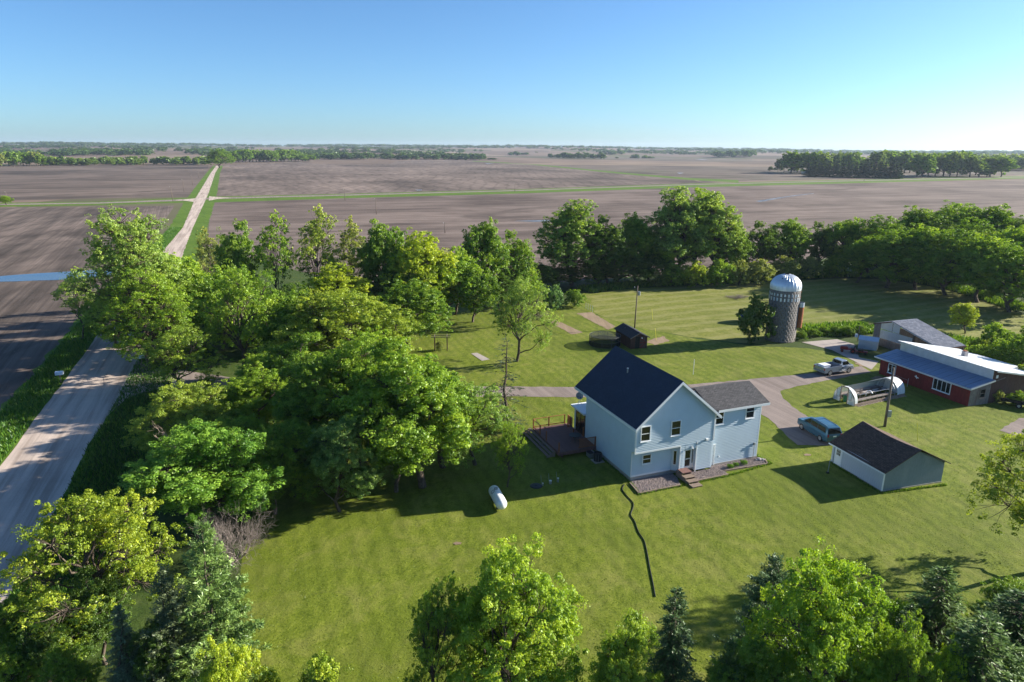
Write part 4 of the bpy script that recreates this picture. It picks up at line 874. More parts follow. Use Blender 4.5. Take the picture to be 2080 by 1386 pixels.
# rear single-storey part with sliding door
MB().bb(.0, W, Lh, 11.8, .42, 3.02).obj('wall', 'siding', hs, label='low rear wall with the sliding door')
MB().bb(-.28, W + .2, Lh + .004, 12.15, 3.03, 3.20).obj('roof', 'white_trim', hs, label='flat low roof over the rear room')
sdn = MB(); sdn.bb(-.06, .0, 9.35, 9.45, .70, 2.90); sdn.bb(-.06, .0, 11.25, 11.35, .70, 2.90); sdn.bb(-.06, .0, 10.28, 10.38, .78, 2.80); sdn.bb(-.06, .0, 9.45, 11.25, 2.80, 2.90); sdn.bb(-.06, .0, 9.45, 11.25, .70, .78)
sdn = sdn.obj('sliding_door', 'shed_brown', hs, label='brown framed sliding glass door onto the deck'); MB().bb(-.035, -.02, 9.455, 10.275, .79, 2.79).obj('pane', 'glass', sdn); MB().bb(-.045, -.03, 10.385, 11.245, .79, 2.79).obj('pane', 'glass', sdn)
# wing
wx, wy = 13.80, .46
b = MB(); b.bb(W + .01, wx, wy, 5.6, .2, 5.55); b.obj('wall', 'siding', hs, label='plain wall of the right-hand wing')
siding_part(hs, (W, wy), (1, 0, 0), (0, -1, 0), lambda z: (0, wx - W), .25, 5.55)
MB().bb(W, wx + .02, wy - .06, 5.65, 0, .24).obj('foundation', 'concrete', hs)
b = MB(); b.prism([(wy, 5.55), (5.6, 5.55), (3.1, 6.70)], wx - .1, wx, 'yz'); b.prism([(wy, 5.55), (5.6, 5.55), (3.1, 6.70)], W, W + .1, 'yz'); b.obj('gable', 'siding', hs)
MB().bb(wx - .09, wx + .03, wy - .035, wy - .021, .2, 5.55).obj('corner_trim', 'white_trim', hs)
x0r, x1r = W - .2, 14.45
for p in ([(x0r, .08, 5.62), (x1r, .08, 5.90), (x1r + .45, 3.1, 6.86), (x0r, 3.1, 6.86)], [(x1r + .45, 3.1, 6.86), (x0r, 3.1, 6.86), (x0r, 6.1, 5.70), (x1r, 6.1, 5.70)]):
    pass
p = [Vector(q) for q in [(x0r, .06, 5.74), (14.38, .06, 5.74), (14.38, 3.1, 6.90), (x0r, 3.1, 6.90)]]
rf = MB().slab4(p, .14).obj('roof', 'gray_shingle', hs, label='weathered gray shingle roof of the wing')
MB().slab4([(14.38, 6.1, 5.74), (x0r, 6.1, 5.74), (x0r, 3.1, 6.90), (14.38, 3.1, 6.90)], .14).obj('roof', 'gray_shingle', hs, label='back slope of the gray wing roof')
b = MB(); nrm = (p[1] - p[0]).cross(p[3] - p[0]).normalized(); nc = 23; r0 = random.Random(4)
for k in range(nc):
    t0, t1 = k / nc, (k + 1) / nc; A = p[0].lerp(p[3], t0); B = p[1].lerp(p[2], t0); Cc = p[1].lerp(p[2], t1); D = p[0].lerp(p[3], t1); v0 = t0 * 3.25; v1 = t1 * 3.25; Lq = 6.33
    b.add([A + nrm * .016, B + nrm * .016, Cc + nrm * .004, D + nrm * .004, A + nrm * .002, B + nrm * .002], [(0, 1, 2, 3), (4, 5, 1, 0)], [[(0, v0), (Lq, v0), (Lq, v1), (0, v1)], None])
b.obj('shingles', 'gray_shingle', rf, kind='stuff')
b = MB(); b.bb(W + .35, 14.40, .03, .058, 5.50, 5.72); b.obj('fascia', 'white_trim', hs)
b = MB(); b.bb(W + .2, 14.38, .06, wy - .021, 5.53, 5.555); b.obj('soffit', 'white_trim', hs)
window(hs, (9.05, wy, 4.84), .95, 1.30, -1); window(hs, (12.47, wy, 4.98), 1.0, 1.35, -1)
dd = MB().bb(7.98, 8.78, wy - .065, wy - .02, .22, 2.15).obj('door', 'white', hs, label='plain white side door')
b = MB(); b.bb(7.88, 7.975, wy - .5, wy - .40, 0, .01)
b = MB(); b.bb(7.90, 7.975, wy - .09, wy - .021, .15, 2.25); b.bb(8.785, 8.86, wy - .09, wy - .021, .15, 2.25); b.bb(7.975, 8.785, wy - .09, wy - .021, 2.16, 2.25); b.obj('door_frame', 'white', hs)
b = MB(); b.cyl((8.70, wy - .07, 1.15), (8.70, wy - .13, 1.15), .03, 8); b.obj('handle', 'steel', dd)
b = MB(); b.cyl((9.35, wy - .02, .95), (9.35, wy - .16, .90), .05, 8); b.obj('outlet_pipe', 'white', hs)
b = MB(); b.cyl((13.35, wy - .10, .1), (13.35, wy - .10, 1.6), .03, 6); b.bb(13.27, 13.43, wy - .16, wy - .02, 1.45, 1.7); b.obj('meter_box', 'steel', hs)
# satellite dish on the low rear roof: a thing that stands on the house
hw = lambda a, b_, z=0.0: tuple(hs.location + Matrix.Rotation(R(21.3), 3, 'Z') @ Vector((a, b_, z)))
ds = thing('satellite_dish', 'gray satellite dish on a tripod on the low rear roof', 'satellite dish', hw(.45, 11.75, 3.20), R(21.3))
b = MB(); b.cyl((0, 0, 0), (0, 0, .75), .025, 6); b.cyl((0, 0, .45), (-.3, -.2, 0), .015, 6); b.cyl((0, 0, .45), (.3, -.2, 0), .015, 6); b.obj('mast', 'white', ds)
b = MB(); b.lathe([(.02, 0), (.16, .02), (.30, .07), (.38, .13)], 18); dm = b.obj('dish', 'steel', ds, smooth=True); dm.location = (0, -.03, .95); dm.rotation_euler = (R(62), 0, R(-15))
b = MB(); b.cyl((0, -.05, .80), (-.1, -.5, .95), .012, 5); b.box((-.1, -.52, .97), (.06, .08, .06)); b.obj('feed_arm', 'dark_metal', ds)

# deck
dk = thing('deck', 'reddish wooden deck with rails and full-width steps beside the house', 'deck', hw(0, 0, 0), R(21.3))
z = .70; x0, x1 = -4.05, -.04; y0, y1 = 6.85, 13.2
proto = MB().bb(x0, x1, -.066, .066, z - .035, z).mesh('deck_board', 'redwood'); k = 0
yy = y0 + .07
while yy < y1: link('deck_board', proto, dk, (0, yy, 0)); yy += .14
b = MB(); b.bb(x0 + .02, x1, y0 + .01, y0 + .06, .35, z - .037); b.bb(x0 + .02, x0 + .07, y0 + .06, y1 - .05, .35, z - .037); b.bb(x0 + .02, x1, y1 - .05, y1, .35, z - .037); b.obj('rim_joist', 'redwood', dk)
for q, (px_, py_) in enumerate([(x0 + .5, y0 + .3), (x1 - .5, y0 + .3), (x0 + .5, y1 - .3), (x1 - .5, y1 - .3)]): MB().bb(px_ - .07, px_ + .07, py_ - .07, py_ + .07, 0, .60).obj('support_post', 'redwood', dk)
def post(px_, py_, h=1.0, mat='rail'): MB().bb(px_ - .05, px_ + .05, py_ - .05, py_ + .05, z + .002, z + h).obj('rail_post', mat, dk)
for px_, py_ in [(x0 + .05, y1 - .05), (x0 + 1.8, y1 - .05), (x1 - .4, y1 - .05), (x0 + .05, y1 - 1.8), (x0 + .05, y0 + 3.0), (x0 + .05, y0 + .06), (x1 - .10, y0 + .06), (x1 - .55, y1 - 1.15), (x1 - .1, y1 - 1.15), (x1 - 1.2, y0 + 2.6), (x1 - .1, y0 + 2.6)]: post(px_, py_)
def rail(a, b_, w1=.09, h=.04): MB().beam((*a, z + 1.0), (*b_, z + 1.0), w1, h).obj('hand_rail', 'rail', dk); MB().beam((*a, z + .14), (*b_, z + .14), .04, .09).obj('bottom_rail', 'rail', dk)
rail((x0 + .05, y1 - .05), (x1 - .4, y1 - .05)); rail((x0 + .05, y1 - .05), (x0 + .05, y1 - 1.8)); rail((x0 + 2.1, y0 + .06), (x1 - .02, y0 + .06)); rail((x1 - .55, y1 - 1.15), (x1 - .05, y1 - 1.15)); rail((x1 - .10, y1 - 1.15), (x1 - .10, y1 - .2))
for q in range(16): MB().bb(x0 + 2.2 + q * .115, x0 + 2.235 + q * .115, y0 + .045, y0 + .08, z + .18, z + .98).obj('baluster', 'rail', dk)
for q in range(9): MB().bb(x1 - .12, x1 - .08, y1 - 1.08 + q * .11, y1 - 1.045 + q * .11, z + .18, z + .98).obj('baluster', 'rail', dk)
for q in range(3):
    st = MB(); xs = x0 - .30 * (q + 1); st.bb(xs, xs + .29, y0 + .6, y1 + .5, z - .18 * (q + 1) - .04, z - .18 * (q + 1)); st.obj('step', 'old_wood', dk)
for yy in (y0 + .65, (y0 + y1) / 2, y1 + .4): MB().prism([(x0 - .05, .02), (x0 - .95, .02), (x0 - .95, .10), (x0 - .05, .60)], yy, yy + .05, 'xz').obj('stringer', 'old_wood', dk)
# garden table on the deck
tb = thing('patio_table', 'dark round patio table on the shaded part of the deck', 'table', hw(-1.5, 8.6, z), 0); MB().cyl((0, 0, .70), (0, 0, .73), .6, 20).obj('tabletop', 'dark_metal', tb)
for q in range(4): MB().cyl((.4 * math.cos(q * 1.571), .4 * math.sin(q * 1.571), 0), (.3 * math.cos(q * 1.571), .3 * math.sin(q * 1.571), .70), .02, 6).obj('leg', 'dark_metal', tb)

# AC unit and low box
ac = thing('air_conditioner', 'round dark gray air conditioner against the left house wall', 'air conditioner', hw(-.75, 5.2, 0), R(21.3))
b = MB(); b.lathe([(.36, .08), (.40, .12), (.40, .80), (.36, .86)], 20); b.obj('casing', 'dark_metal', ac, smooth=False); MB().lathe([(.01, .80), (.35, .80), (.36, .88), (.30, .88), (.28, .83), (.01, .83)], 20).obj('fan_grille', 'black', ac)
MB().bb(-.5, .5, -.5, .5, 0, .07).obj('base_pad', 'concrete', ac)
for q in range(10): MB().bb(.395 * math.cos(q * .628) - .01, .395 * math.cos(q * .628) + .01, .395 * math.sin(q * .628) - .01, .395 * math.sin(q * .628) + .01, .12, .8).obj('rib', 'steel', ac)
bx = thing('utility_box', 'low gray box on the grass between deck and air conditioner', 'box', hw(-.8, 6.35, 0), R(21.3)); MB().prism([(-.4, 0), (.4, 0), (.4, .35), (.2, .5), (-.4, .45)], -.35, .35, 'xz').obj('body', 'steel', bx); MB().bb(-.42, .2, -.37, .37, .455, .49).obj('lid', 'dark_metal', bx)

# front bed: timbers, stones, steps, hostas
bed1 = [(-.22, .10), (-.46, -1.70), (3.7, -1.70), (4.3, -.4), (4.3, .46), (0, .46)]; bed2 = [(5.55, .28), (5.55, -1.55), (8.95, -1.55), (9.2, -.8), (13.7, -1.0), (14.2, -.2), (14.0, .42), (8.25, .42), (8.25, -.02), (6.5, -.02), (6.4, .28)]
for q, bd in enumerate((bed1, bed2)): sheet('gravel_bed', [hw(*p)[:2] for p in bd], .060, 'drive', px=False)
def inside(x, y, P):
    c = False; j = len(P) - 1
    for i in range(len(P)):
        if (P[i][1] > y) != (P[j][1] > y) and x < (P[j][0] - P[i][0]) * (y - P[i][1]) / (P[j][1] - P[i][1]) + P[i][0]: c = not c
        j = i
    return c
st = MB(); r0 = random.Random(3)
for bd, n_ in ((bed1, 2600), (bed2, 3600)):
    xs = [p[0] for p in bd]; ys = [p[1] for p in bd]
    for _ in range(n_):
        x, y = r0.uniform(min(xs), max(xs)), r0.uniform(min(ys), max(ys))
        if inside(x, y, bd):
            s = r0.uniform(.03, .065); st.add([(x + s, y, .08), (x, y + s * .8, .08), (x - s, y, .08), (x, y - s * .8, .08), (x + r0.uniform(-.01, .01), y, .08 + s * .8), (x, y, .05)], [(0, 1, 4), (1, 2, 4), (2, 3, 4), (3, 0, 4)])
link('bed_stones', st.mesh('bed_stones', 'stone'), None, hs.location, R(21.3), label='gray and pink river stones filling the beds along the house front', cat='stones', kind='stuff')
def timber(a, b_, lb):
    t = MB().beam((*a, .09), (*b_, .09), .10, .14).obj('landscape_timber', 'old_wood', None, label=lb, cat='timber', group='timbers edging the front beds'); t.location = hs.location; t.rotation_euler.z = R(21.3)
timber((-.25, .1), (-.50, -1.72), 'timber on the left end of the front stone bed'); timber((-.42, -1.78), (3.75, -1.78), 'long timber in front of the left stone bed'); timber((5.55, -1.63), (8.95, -1.60), 'timber in front of the bed right of the steps'); timber((9.1, -.88), (11.4, -.98), 'timber in front of the three hostas'); timber((11.45, -1.0), (13.8, -1.08), 'timber right of the hostas'); timber((13.85, -1.05), (14.3, -.2), 'short timber at the right end of the beds')
sp_ = thing('front_steps', 'weathered wooden steps with a landing below the glass front door', 'steps', hs.location, R(21.3))
MB().bb(4.55, 5.52, -.85, .0, .58, .66).obj('landing', 'redwood', sp_)
for q, (ya, yb, zz) in enumerate([(-1.45, -.86, .46), (-2.0, -1.46, .31), (-2.6, -2.01, .15)]):
    for k in range(3): yk = ya + (yb - ya) * k / 3; MB().bb(4.42, 5.45, yk + .01, yk + (yb - ya) / 3 - .01, zz - .06, zz).obj('step_board', 'old_wood', sp_)
for xa in (4.44, 5.38): MB().prism([(0, 0), (0, .57), (-.86, .57), (-.86, .39), (-1.46, .39), (-1.46, .24), (-2.01, .24), (-2.01, .085), (-2.58, .085), (-2.58, 0)], xa, xa + .06, 'yz').obj('stringer', 'old_wood', sp_)
for q, (x, y, s, lb) in enumerate([(10.0, -.55, .34, 'left'), (10.75, -.40, .30, 'middle'), (11.7, -.35, .36, 'right')]):
    T_('hosta', 'bush', 0, 0, 0, 0, (.12, .25, .02), lb + ' one of three small leafy plants in the stone bed', 'plant', 'plants in the front bed', pos=hw(x, y, .08), ht=s * 1.1, wd=s * 2)
b = MB(); rk = thing('rock', 'large boulder at the right end of the stone bed', 'rock', hw(13.7, -.1, .05), 0)
for q, (x, y, s) in enumerate([(0, 0, .22), (.35, -.05, .16), (-.3, -.1, .14)]): b.lathe([(.01, 0), (s, .02), (s * 1.05, s * .5), (s * .6, s * .95), (.01, s)], 8, (x, y, 0))
b.obj('stones', 'brick', rk)

# drain hose
hp = [(1268, 984), (1263, 994), (1272, 1006), (1287, 1022), (1286, 1032), (1280, 1046), (1290, 1060), (1296, 1080), (1309, 1098), (1315, 1125), (1319, 1150), (1327, 1188), (1331, 1212)]
P = np.array([G(x, y, .07) for x, y in hp]); tt = np.linspace(0, len(P) - 1, 70); P2 = np.stack([np.interp(tt, np.arange(len(P)), P[:, k]) for k in range(3)], 1)
for _ in range(2): P2[1:-1] = (P2[:-2] + P2[1:-1] * 2 + P2[2:]) / 4
V, Q = tubes([(P2, np.full(len(P2), .036))], 8); link('drain_hose', np_mesh('drain_hose', V, Q, 'black', smooth=True), label='long black drain hose winding across the lawn to the spruce', cat='hose')

# propane tank
A = Vector(G(1003, 997, .62)); B = Vector(G(1019, 1026, .62)); dv = (B - A); tk = thing('propane_tank', 'white propane tank lying on the lawn at the edge of the house shadow', 'tank', ((A + B) / 2).to_tuple()[:2] + (0,), math.atan2(dv.y, dv.x))
Lt = 1.12; rt = .475; b = MB(); prof = [(.001, -Lt - rt)] + [(rt * math.cos(t), -Lt - rt * math.sin(t)) for t in np.linspace(R(75), 0, 7)] + [(rt * math.cos(t), Lt + rt * math.sin(t)) for t in np.linspace(0, R(75), 7)] + [(.001, Lt + rt)]
b.lathe(prof, 28); ob = b.obj('shell', 'white', tk, smooth=True); ob.rotation_euler = (0, R(90), 0); ob.location = (0, 0, .66)
for sx in (-.8, .8):
    MB().bb(sx - .06, sx + .06, -.35, .35, 0, .28).obj('leg', 'dark_metal', tk)
MB().cyl((-.55, 0, 1.10), (-.55, 0, 1.24), .16, 14).obj('valve_cover', 'steel', tk)
for sx in (-1.0, -.2): bnd = MB(); bnd.lathe([(rt + .004, -.012), (rt + .008, 0), (rt + .004, .012)], 28); q = bnd.obj('band', 'steel', tk); q.rotation_euler = (0, R(90), 0); q.location = (sx, 0, .66)
# round dark emblem on the shell (ring of arcs)
b = MB(); 
def onshell(u, v_, off_=.006): t = v_ / rt; return (u, -(rt + off_) * math.sin(t), .66 + (rt + off_) * math.cos(t))
for ra, rb in ((.12, .145), (.17, .20)):
    nn_ = 22
    for q in range(nn_):
        t0, t1 = 2 * math.pi * q / nn_, 2 * math.pi * (q + .8) / nn_; c0 = (-.40, .34)
        b.add([onshell(c0[0] + ra * math.cos(t0), c0[1] + ra * math.sin(t0)), onshell(c0[0] + rb * math.cos(t0), c0[1] + rb * math.sin(t0)), onshell(c0[0] + rb * math.cos(t1), c0[1] + rb * math.sin(t1)), onshell(c0[0] + ra * math.cos(t1), c0[1] + ra * math.sin(t1))], [(0, 1, 2, 3)])
b.obj('emblem', 'black', tk)
# septic fittings
for (x, y, h, s, lb) in [(1102.5, 987, .22, .05, 'small white capped pipe beside the dark round lid'), (1118, 983.5, .30, .10, 'thickest white pipe standing in the shaded lawn'), (1133.5, 980, .38, .07, 'white capped pipe nearest the house shadow wall')]:
    o = thing('vent_pipe', lb, 'pipe', G(x, y), 0, 'white pipes in the shaded lawn'); MB().cyl((0, 0, 0), (0, 0, h), s, 10).obj('pipe', 'steel', o); MB().cyl((0, 0, h), (0, 0, h + .05), s * 1.25, 10).obj('cap', 'white', o)
    MB().cyl((-.1, 0, 0), (-.18, .05, 1.0), .012, 5).obj('marker_rod', 'steel', o)
o = thing('tank_lid', 'dark round lid lying flat in the shaded lawn', 'lid', G(1089, 988), 0); MB().lathe([(.01, .10), (.45, .08), (.62, .0)], 16).obj('lid', 'black', o); MB().cyl((0, 0, .09), (0, 0, .14), .07, 8).obj('handle', 'black', o)

# ------------------------------------------------------------------ garage
gx, gy, _ = G(1790, 1000); GRz = R(16.5)
gr = thing('garage', 'small white garage with sagging dark brown shingle roof', 'garage', (gx, gy, 0), GRz)
Wg, Dg, hg, hrg = 6.55, 6.1, 2.05, 3.62
b = MB(); b.prism([(0, .12), (Wg, .12), (Wg, hg), (Wg / 2, hrg - .12), (0, hg)], .0, Dg, 'xz'); b.obj('wall', 'block', gr, label='gray-green painted gable wall with pale stains')
MB().bb(-.03, Wg + .03, -.03, Dg + .03, 0, .12).obj('foundation', 'concrete', gr)
brd = MB().bb(-.035, -.002, .005, .235, .14, hg).mesh('board', 'garage_white')
yy = .0
while yy < Dg - .2:
    if not (4.75 < yy < 5.70): link('board', brd, gr, (0, yy, 0))
    yy += .245
zb = MB();
for k in range(27):
    xa = .05 + k * .24; top = hg + (hrg - hg) * (1 - abs(xa + .11 - Wg / 2) / (Wg / 2)) - .16
    if top > hg - .1: MB().bb(xa, xa + .225, -.03, -.002, hg - .12 - .03 * (k % 2), max(top, hg - .05)).obj('gable_board', 'block', gr)
MB().bb(-.06, .08, -.05, -.002, .12, hg).obj('corner_trim', 'white_trim', gr)
dg = MB().bb(-.06, -.02, 4.90, 5.62, .14, 1.98).obj('door', 'white', gr, label='white door with a nine-pane window')
pg = MB().bb(-.075, -.061, 5.02, 5.50, 1.08, 1.86).obj('pane', 'glass', dg)
b = MB(); [b.bb(-.085, -.076, 5.02 + .16 * k - .012, 5.02 + .16 * k + .012, 1.08, 1.86) for k in range(4)]; [b.bb(-.086, -.077, 5.02, 5.50, 1.08 + .26 * k - .012, 1.08 + .26 * k + .012) for k in range(4)]; b.obj('muntins', 'white', dg)
b = MB(); b.bb(-.075, -.002, 4.80, 4.895, .12, 2.04); b.bb(-.075, -.002, 5.625, 5.72, .12, 2.04); b.obj('door_frame', 'white_trim', gr)
# two roof slopes with a sagging ridge
for sgn in (-1, 1):
    b = MB(); nseg, nc = 10, 22; x0 = -.32 if sgn < 0 else Wg + .32; ze_ = hg - .10
    def rp(u, t, o=0.0):
        y = -.35 + (Dg + .6) * u; sag = -.16 * math.sin(math.pi * u) * t - .05 * math.sin(math.pi * u); x = x0 + (Wg / 2 - x0) * t; return (x, y, ze_ + (hrg + .10 - ze_) * t + sag + o)
    for i in range(nseg):
        for k in range(nc):
            u0, u1, t0, t1 = i / nseg, (i + 1) / nseg, k / nc, (k + 1) / nc; v0, v1 = t0 * 3.7, t1 * 3.7; a0, a1 = u0 * 6.7, u1 * 6.7
            q = [rp(u0, t0, .016), rp(u1, t0, .016), rp(u1, t1, .004), rp(u0, t1, .004), rp(u0, t0, 0), rp(u1, t0, 0)]
            b.add(q, [(0, 1, 2, 3), (4, 5, 1, 0)], [[(a0, v0), (a1, v0), (a1, v1), (a0, v1)], None])
        q = [rp(i / nseg, 0, -.06), rp((i + 1) / nseg, 0, -.06), rp((i + 1) / nseg, 1, -.06), rp(i / nseg, 1, -.06), rp(i / nseg, 0, .0), rp((i + 1) / nseg, 0, .0)]
        b.add(q, [(0, 1, 2, 3), (0, 1, 5, 4)])
    for u in (0, 1): b.add([rp(u, 0, -.06), rp(u, 1, -.06), rp(u, 1, .004), rp(u, 0, .012)], [(0, 1, 2, 3)])
    b.obj('roof', 'brown_shingle', gr, label=('shaded' if 0 else 'front') + ' slope of dark brown shingles' if sgn < 0 else 'back slope of brown shingles')
MB().bb(-.35, -.325, -.35, Dg + .25, hg - .22, hg - .09).obj('fascia', 'white_trim', gr)
o = thing('post_stub', 'thin leaning gray post with a dark base beside the garage door', 'post', G(1681, 962), 0); MB().cyl((0, 0, 0), (.12, .1, 1.4), .03, 6).obj('pole', 'steel', o); MB().box((0, 0, .08), (.22, .22, .16)).obj('base', 'black', o)

# ------------------------------------------------------------------ utility poles
def upole(px_, h, lb, grp, lean=(0.0, 0.0), arm=False, trf=None, box_=None, r=.14, down=0.0):
    o = thing('utility_pole', lb, 'pole', px_, 0, grp); t = (lean[0] * h, lean[1] * h, h); MB().cyl((0, 0, 0), t, r, 10, r * .65).obj('pole', 'pole', o, smooth=True)
    if arm: MB().beam((t[0] - .9, t[1], h - .35), (t[0] + .9, t[1], h - .35), .09, .11).obj('cross_arm', 'pole', o)
    for k in range(2 if not arm else 3): MB().cyl((t[0] - .5 + .5 * k, t[1], h - .3), (t[0] - .5 + .5 * k, t[1], h - .1), .04, 6).obj('insulator', 'white', o)
    if trf: MB().cyl((t[0] + .28, t[1] - .1, h - trf - .35), (t[0] + .28, t[1] - .1, h - trf + .25), .2, 12).obj('transformer', 'steel', o)
    if box_: MB().bb(lean[0] * box_ + .02, lean[0] * box_ + .36, -.3, -.08, box_ - .4, box_ + .3).obj('meter_box', 'steel', o)
    return o
p1 = G(1289, 667); upole(p1, 7.1, 'utility pole with a small transformer behind the brown shed', None, (.02, 0), trf=1.2, r=.12)
p2 = G(1797, 867); upole(p2, 6.6, 'gray utility pole with a meter box between greenhouse and garage', None, (-.01, 0), box_=1.6, r=.15)
for q, (x, y, t) in enumerate([(351.5, 409, 379), (374, 390, 364), (391, 376, 356), (404, 362, 350), (413, 352.5, 345), (1046, 389, 372), (701, 408, 384), (764.5, 436, 403), (904, 474, 452), (1755, 368, 357), (15.5, 411, 389)]):
    b0 = G(x, y); h = top_height(b0, t); upole(b0, h, ['pale leaning pole at the road crossing', 'second pole up the road verge', 'third pole up the road verge', 'fourth pole up the road verge', 'farthest pole up the road verge', 'pole beside the far lane near centre', 'pole beside the far lane left of centre', 'thin pole standing in the stubble field', 'short pole behind the field row trees', 'pole in front of the far spruce grove', 'pole above the bush at the left edge'][q], 'distant utility poles', (-.05 if q == 0 else 0, 0), r=.16)
for q, (a, b_, lb) in enumerate([((1333, 692), (1328, 665), 'yellow guy wire guard beside the brown shed'), ((1864, 896), (1853, 863), 'yellow guy wire guard behind the garage ridge'), ((1326, 650), (1318, 638), 'short yellow guard in the meadow behind the shed')]):
    g0 = Vector(G(*a)); MB().cyl((0, 0, 0), (-.25, .2, 1.9), .035, 6).obj('guy_guard', 'yellow', None, loc=g0, label=lb, cat='guy wire', group='yellow guy wire guards')
o = thing('clothes_pole', 'thin white pole on the lawn behind the house', 'pole', G(1408, 761), 0); MB().cyl((0, 0, 0), (0, 0, 2.1), .035, 8).obj('pole', 'white', o); MB().beam((-.5, 0, 2.08), (.5, 0, 2.08), .03).obj('arm', 'white', o) if 0 else None

# ------------------------------------------------------------------ silo
sx_, sy_ = G(1583, 697)[:2]; n_ = math.hypot(sx_, sy_); Rs = 2.22; sx_ += sx_ / n_ * Rs; sy_ += sy_ / n_ * Rs
si = thing('silo', 'gray stave silo with shiny metal dome', 'silo', (sx_, sy_, 0), 0)
hc = 8.3
M['stave'] = None
n = NM('stave_concrete'); at = n.n('Attribute', attribute_name='tint'); p = n.pos((1, 1, .3), obj=True); f = n.noise(p, 3, 5, .65)
c = n.mix(n.mrange(f, .3, .7, 0, .7), (.165, .155, .150), (.225, .212, .205)); zc = n.n('SeparateXYZ', {0: n.n('TexCoord').outputs['Object']}).outputs[2]
c = n.mix(n.mrange(n.math('ADD', zc, n.noise(p, 6, 2)), .4, 2.6, .3, 0), c, (.33, .28, .24)); c = n.mix(n.math('MULTIPLY', at.outputs['Fac'], .16), c, (.12, .115, .12), 'MIX')
M['stave'] = n.fin(c, .95, 0, n.bump(f, .15, .01), .1)
ns, rows = 52, 11; Vv, Qq, Tt = [], [], []; r0 = np.random.default_rng(5)
for i in range(ns):
    for k in range(rows + 1):
        z0 = max(0, k * hc / rows - (hc / rows / 2 if i % 2 else 0)) + .002; z1 = min(hc, (k + 1) * hc / rows - (hc / rows / 2 if i % 2 else 0)) - .002
        if z1 - z0 < .05: continue
        a0, a1 = 2 * math.pi * (i + .012) / ns, 2 * math.pi * (i + .988) / ns; k0 = len(Vv); ro_ = Rs; t_ = .75 * abs(math.sin(i * 12.9898) * 43758.5 % 1) + .25 * r0.uniform(0, 1)
        for aa in (a0, a1):
            for zz in (z0, z1): Vv += [(ro_ * math.cos(aa), ro_ * math.sin(aa), zz), ((Rs - .016) * math.cos(aa), (Rs - .016) * math.sin(aa), zz)]; Tt += [t_, t_]
        Qq += [[k0, k0 + 4, k0 + 6, k0 + 2], [k0, k0 + 2, k0 + 3, k0 + 1], [k0 + 4, k0 + 5, k0 + 7, k0 + 6], [k0 + 2, k0 + 6, k0 + 7, k0 + 3], [k0, k0 + 1, k0 + 5, k0 + 4]]
link('staves', np_mesh('staves', np.array(Vv), np.array(Qq), 'stave', np.array(Tt)), si, kind='stuff')
MB().cyl((0, 0, 0), (0, 0, hc - .02), Rs - .012, 208).obj('wall', 'stave', si)
hb_ = MB(); hb_.lathe([(Rs + .008, -.010), (Rs + .014, 0), (Rs + .008, .010)], 104); hm = hb_.mesh('hoop', 'stave')
for k in range(18): link('hoop', hm, si, (0, 0, .35 + k * (hc - .5) / 18 ))
# white remains of the repair band: plates below the rim
for row, (zz, hh, pr) in enumerate([(hc - 1.62, .62, .95), (hc - .95, .45, .55)]):
    for i in range(26):
        t = 2 * math.pi * i / 26
        if random.random() < pr: MB().box(((Rs + .035) * math.cos(t), (Rs + .035) * math.sin(t), zz + random.uniform(-.03, .03)), (.02, random.uniform(.20, .30), hh * random.uniform(.7, 1)), t).obj('white_plate', 'tin', si)
ng = 28
def dome_r(t): return (Rs + .05) * math.cos(t) ** .95
gm = MB(); nn_ = 9; Hd = 1.95
for j in range(nn_):
    t0, t1 = R(84) * j / nn_, R(84) * (j + 1) / nn_; da = math.pi / ng
    for s0, s1, e0, e1 in ((-1, -.84, .04, .0), (-.84, .84, 0, 0), (.84, 1, 0, .04)):
        def P_(t, s_, e): e = e * math.cos(t); rr__ = dome_r(t) + e * math.cos(t); return (rr__ * math.cos(s_ * da), rr__ * math.sin(s_ * da), hc + .05 + Hd * math.sin(t) + e * math.sin(t))
        gm.add([P_(t0, s0, e0), P_(t0, s1, e1), P_(t1, s1, e1), P_(t1, s0, e0)], [(0, 1, 2, 3)])
gm.add([((Rs + .05) * math.cos(-da), (Rs + .05) * math.sin(-da), hc - .28), ((Rs + .05) * math.cos(da), (Rs + .05) * math.sin(da), hc - .28), ((Rs + .05) * math.cos(da), (Rs + .05) * math.sin(da), hc + .05), ((Rs + .05) * math.cos(-da), (Rs + .05) * math.sin(-da), hc + .05)], [(0, 1, 2, 3)])
gm = gm.mesh('dome_panel', 'dome_tin')
for k in range(ng): link('dome_panel', gm, si, rz=2 * math.pi * k / ng)
b = MB(); b.lathe([(.28, hc + Hd), (.34, hc + Hd + .03), (.36, hc + Hd + .10), (.25, hc + Hd + .08)], 14); b.obj('vent_collar', 'black', si)
b = MB(); b.cyl((-1.05, -1.1, hc + 1.45), (-1.12, -1.18, hc + 1.52), .08, 8); b.obj('hole', 'black', si)
ca = R(-22); cx, cy = (Rs + .28) * math.cos(ca), (Rs + .28) * math.sin(ca)
b = MB(); b.cyl((cx, cy, 2.2), (cx, cy, 5.4), .42, 14); b.obj('chute', 'rust', si, label='rusty feed chute on the right side'); MB().cyl((cx, cy, 5.40), (cx, cy, 6.1), .43, 14).obj('chute_top', 'tin', si); MB().cyl((cx, cy, 6.1), (cx, cy, 6.14), .40, 14).obj('chute_mouth', 'black', si)
for k in range(5): MB().box(((Rs + .05) * math.cos(ca), (Rs + .05) * math.sin(ca), 6.5 + k * .38), (.06, .34, .24), ca).obj('hatch', 'rust' if k % 2 else 'black', si)

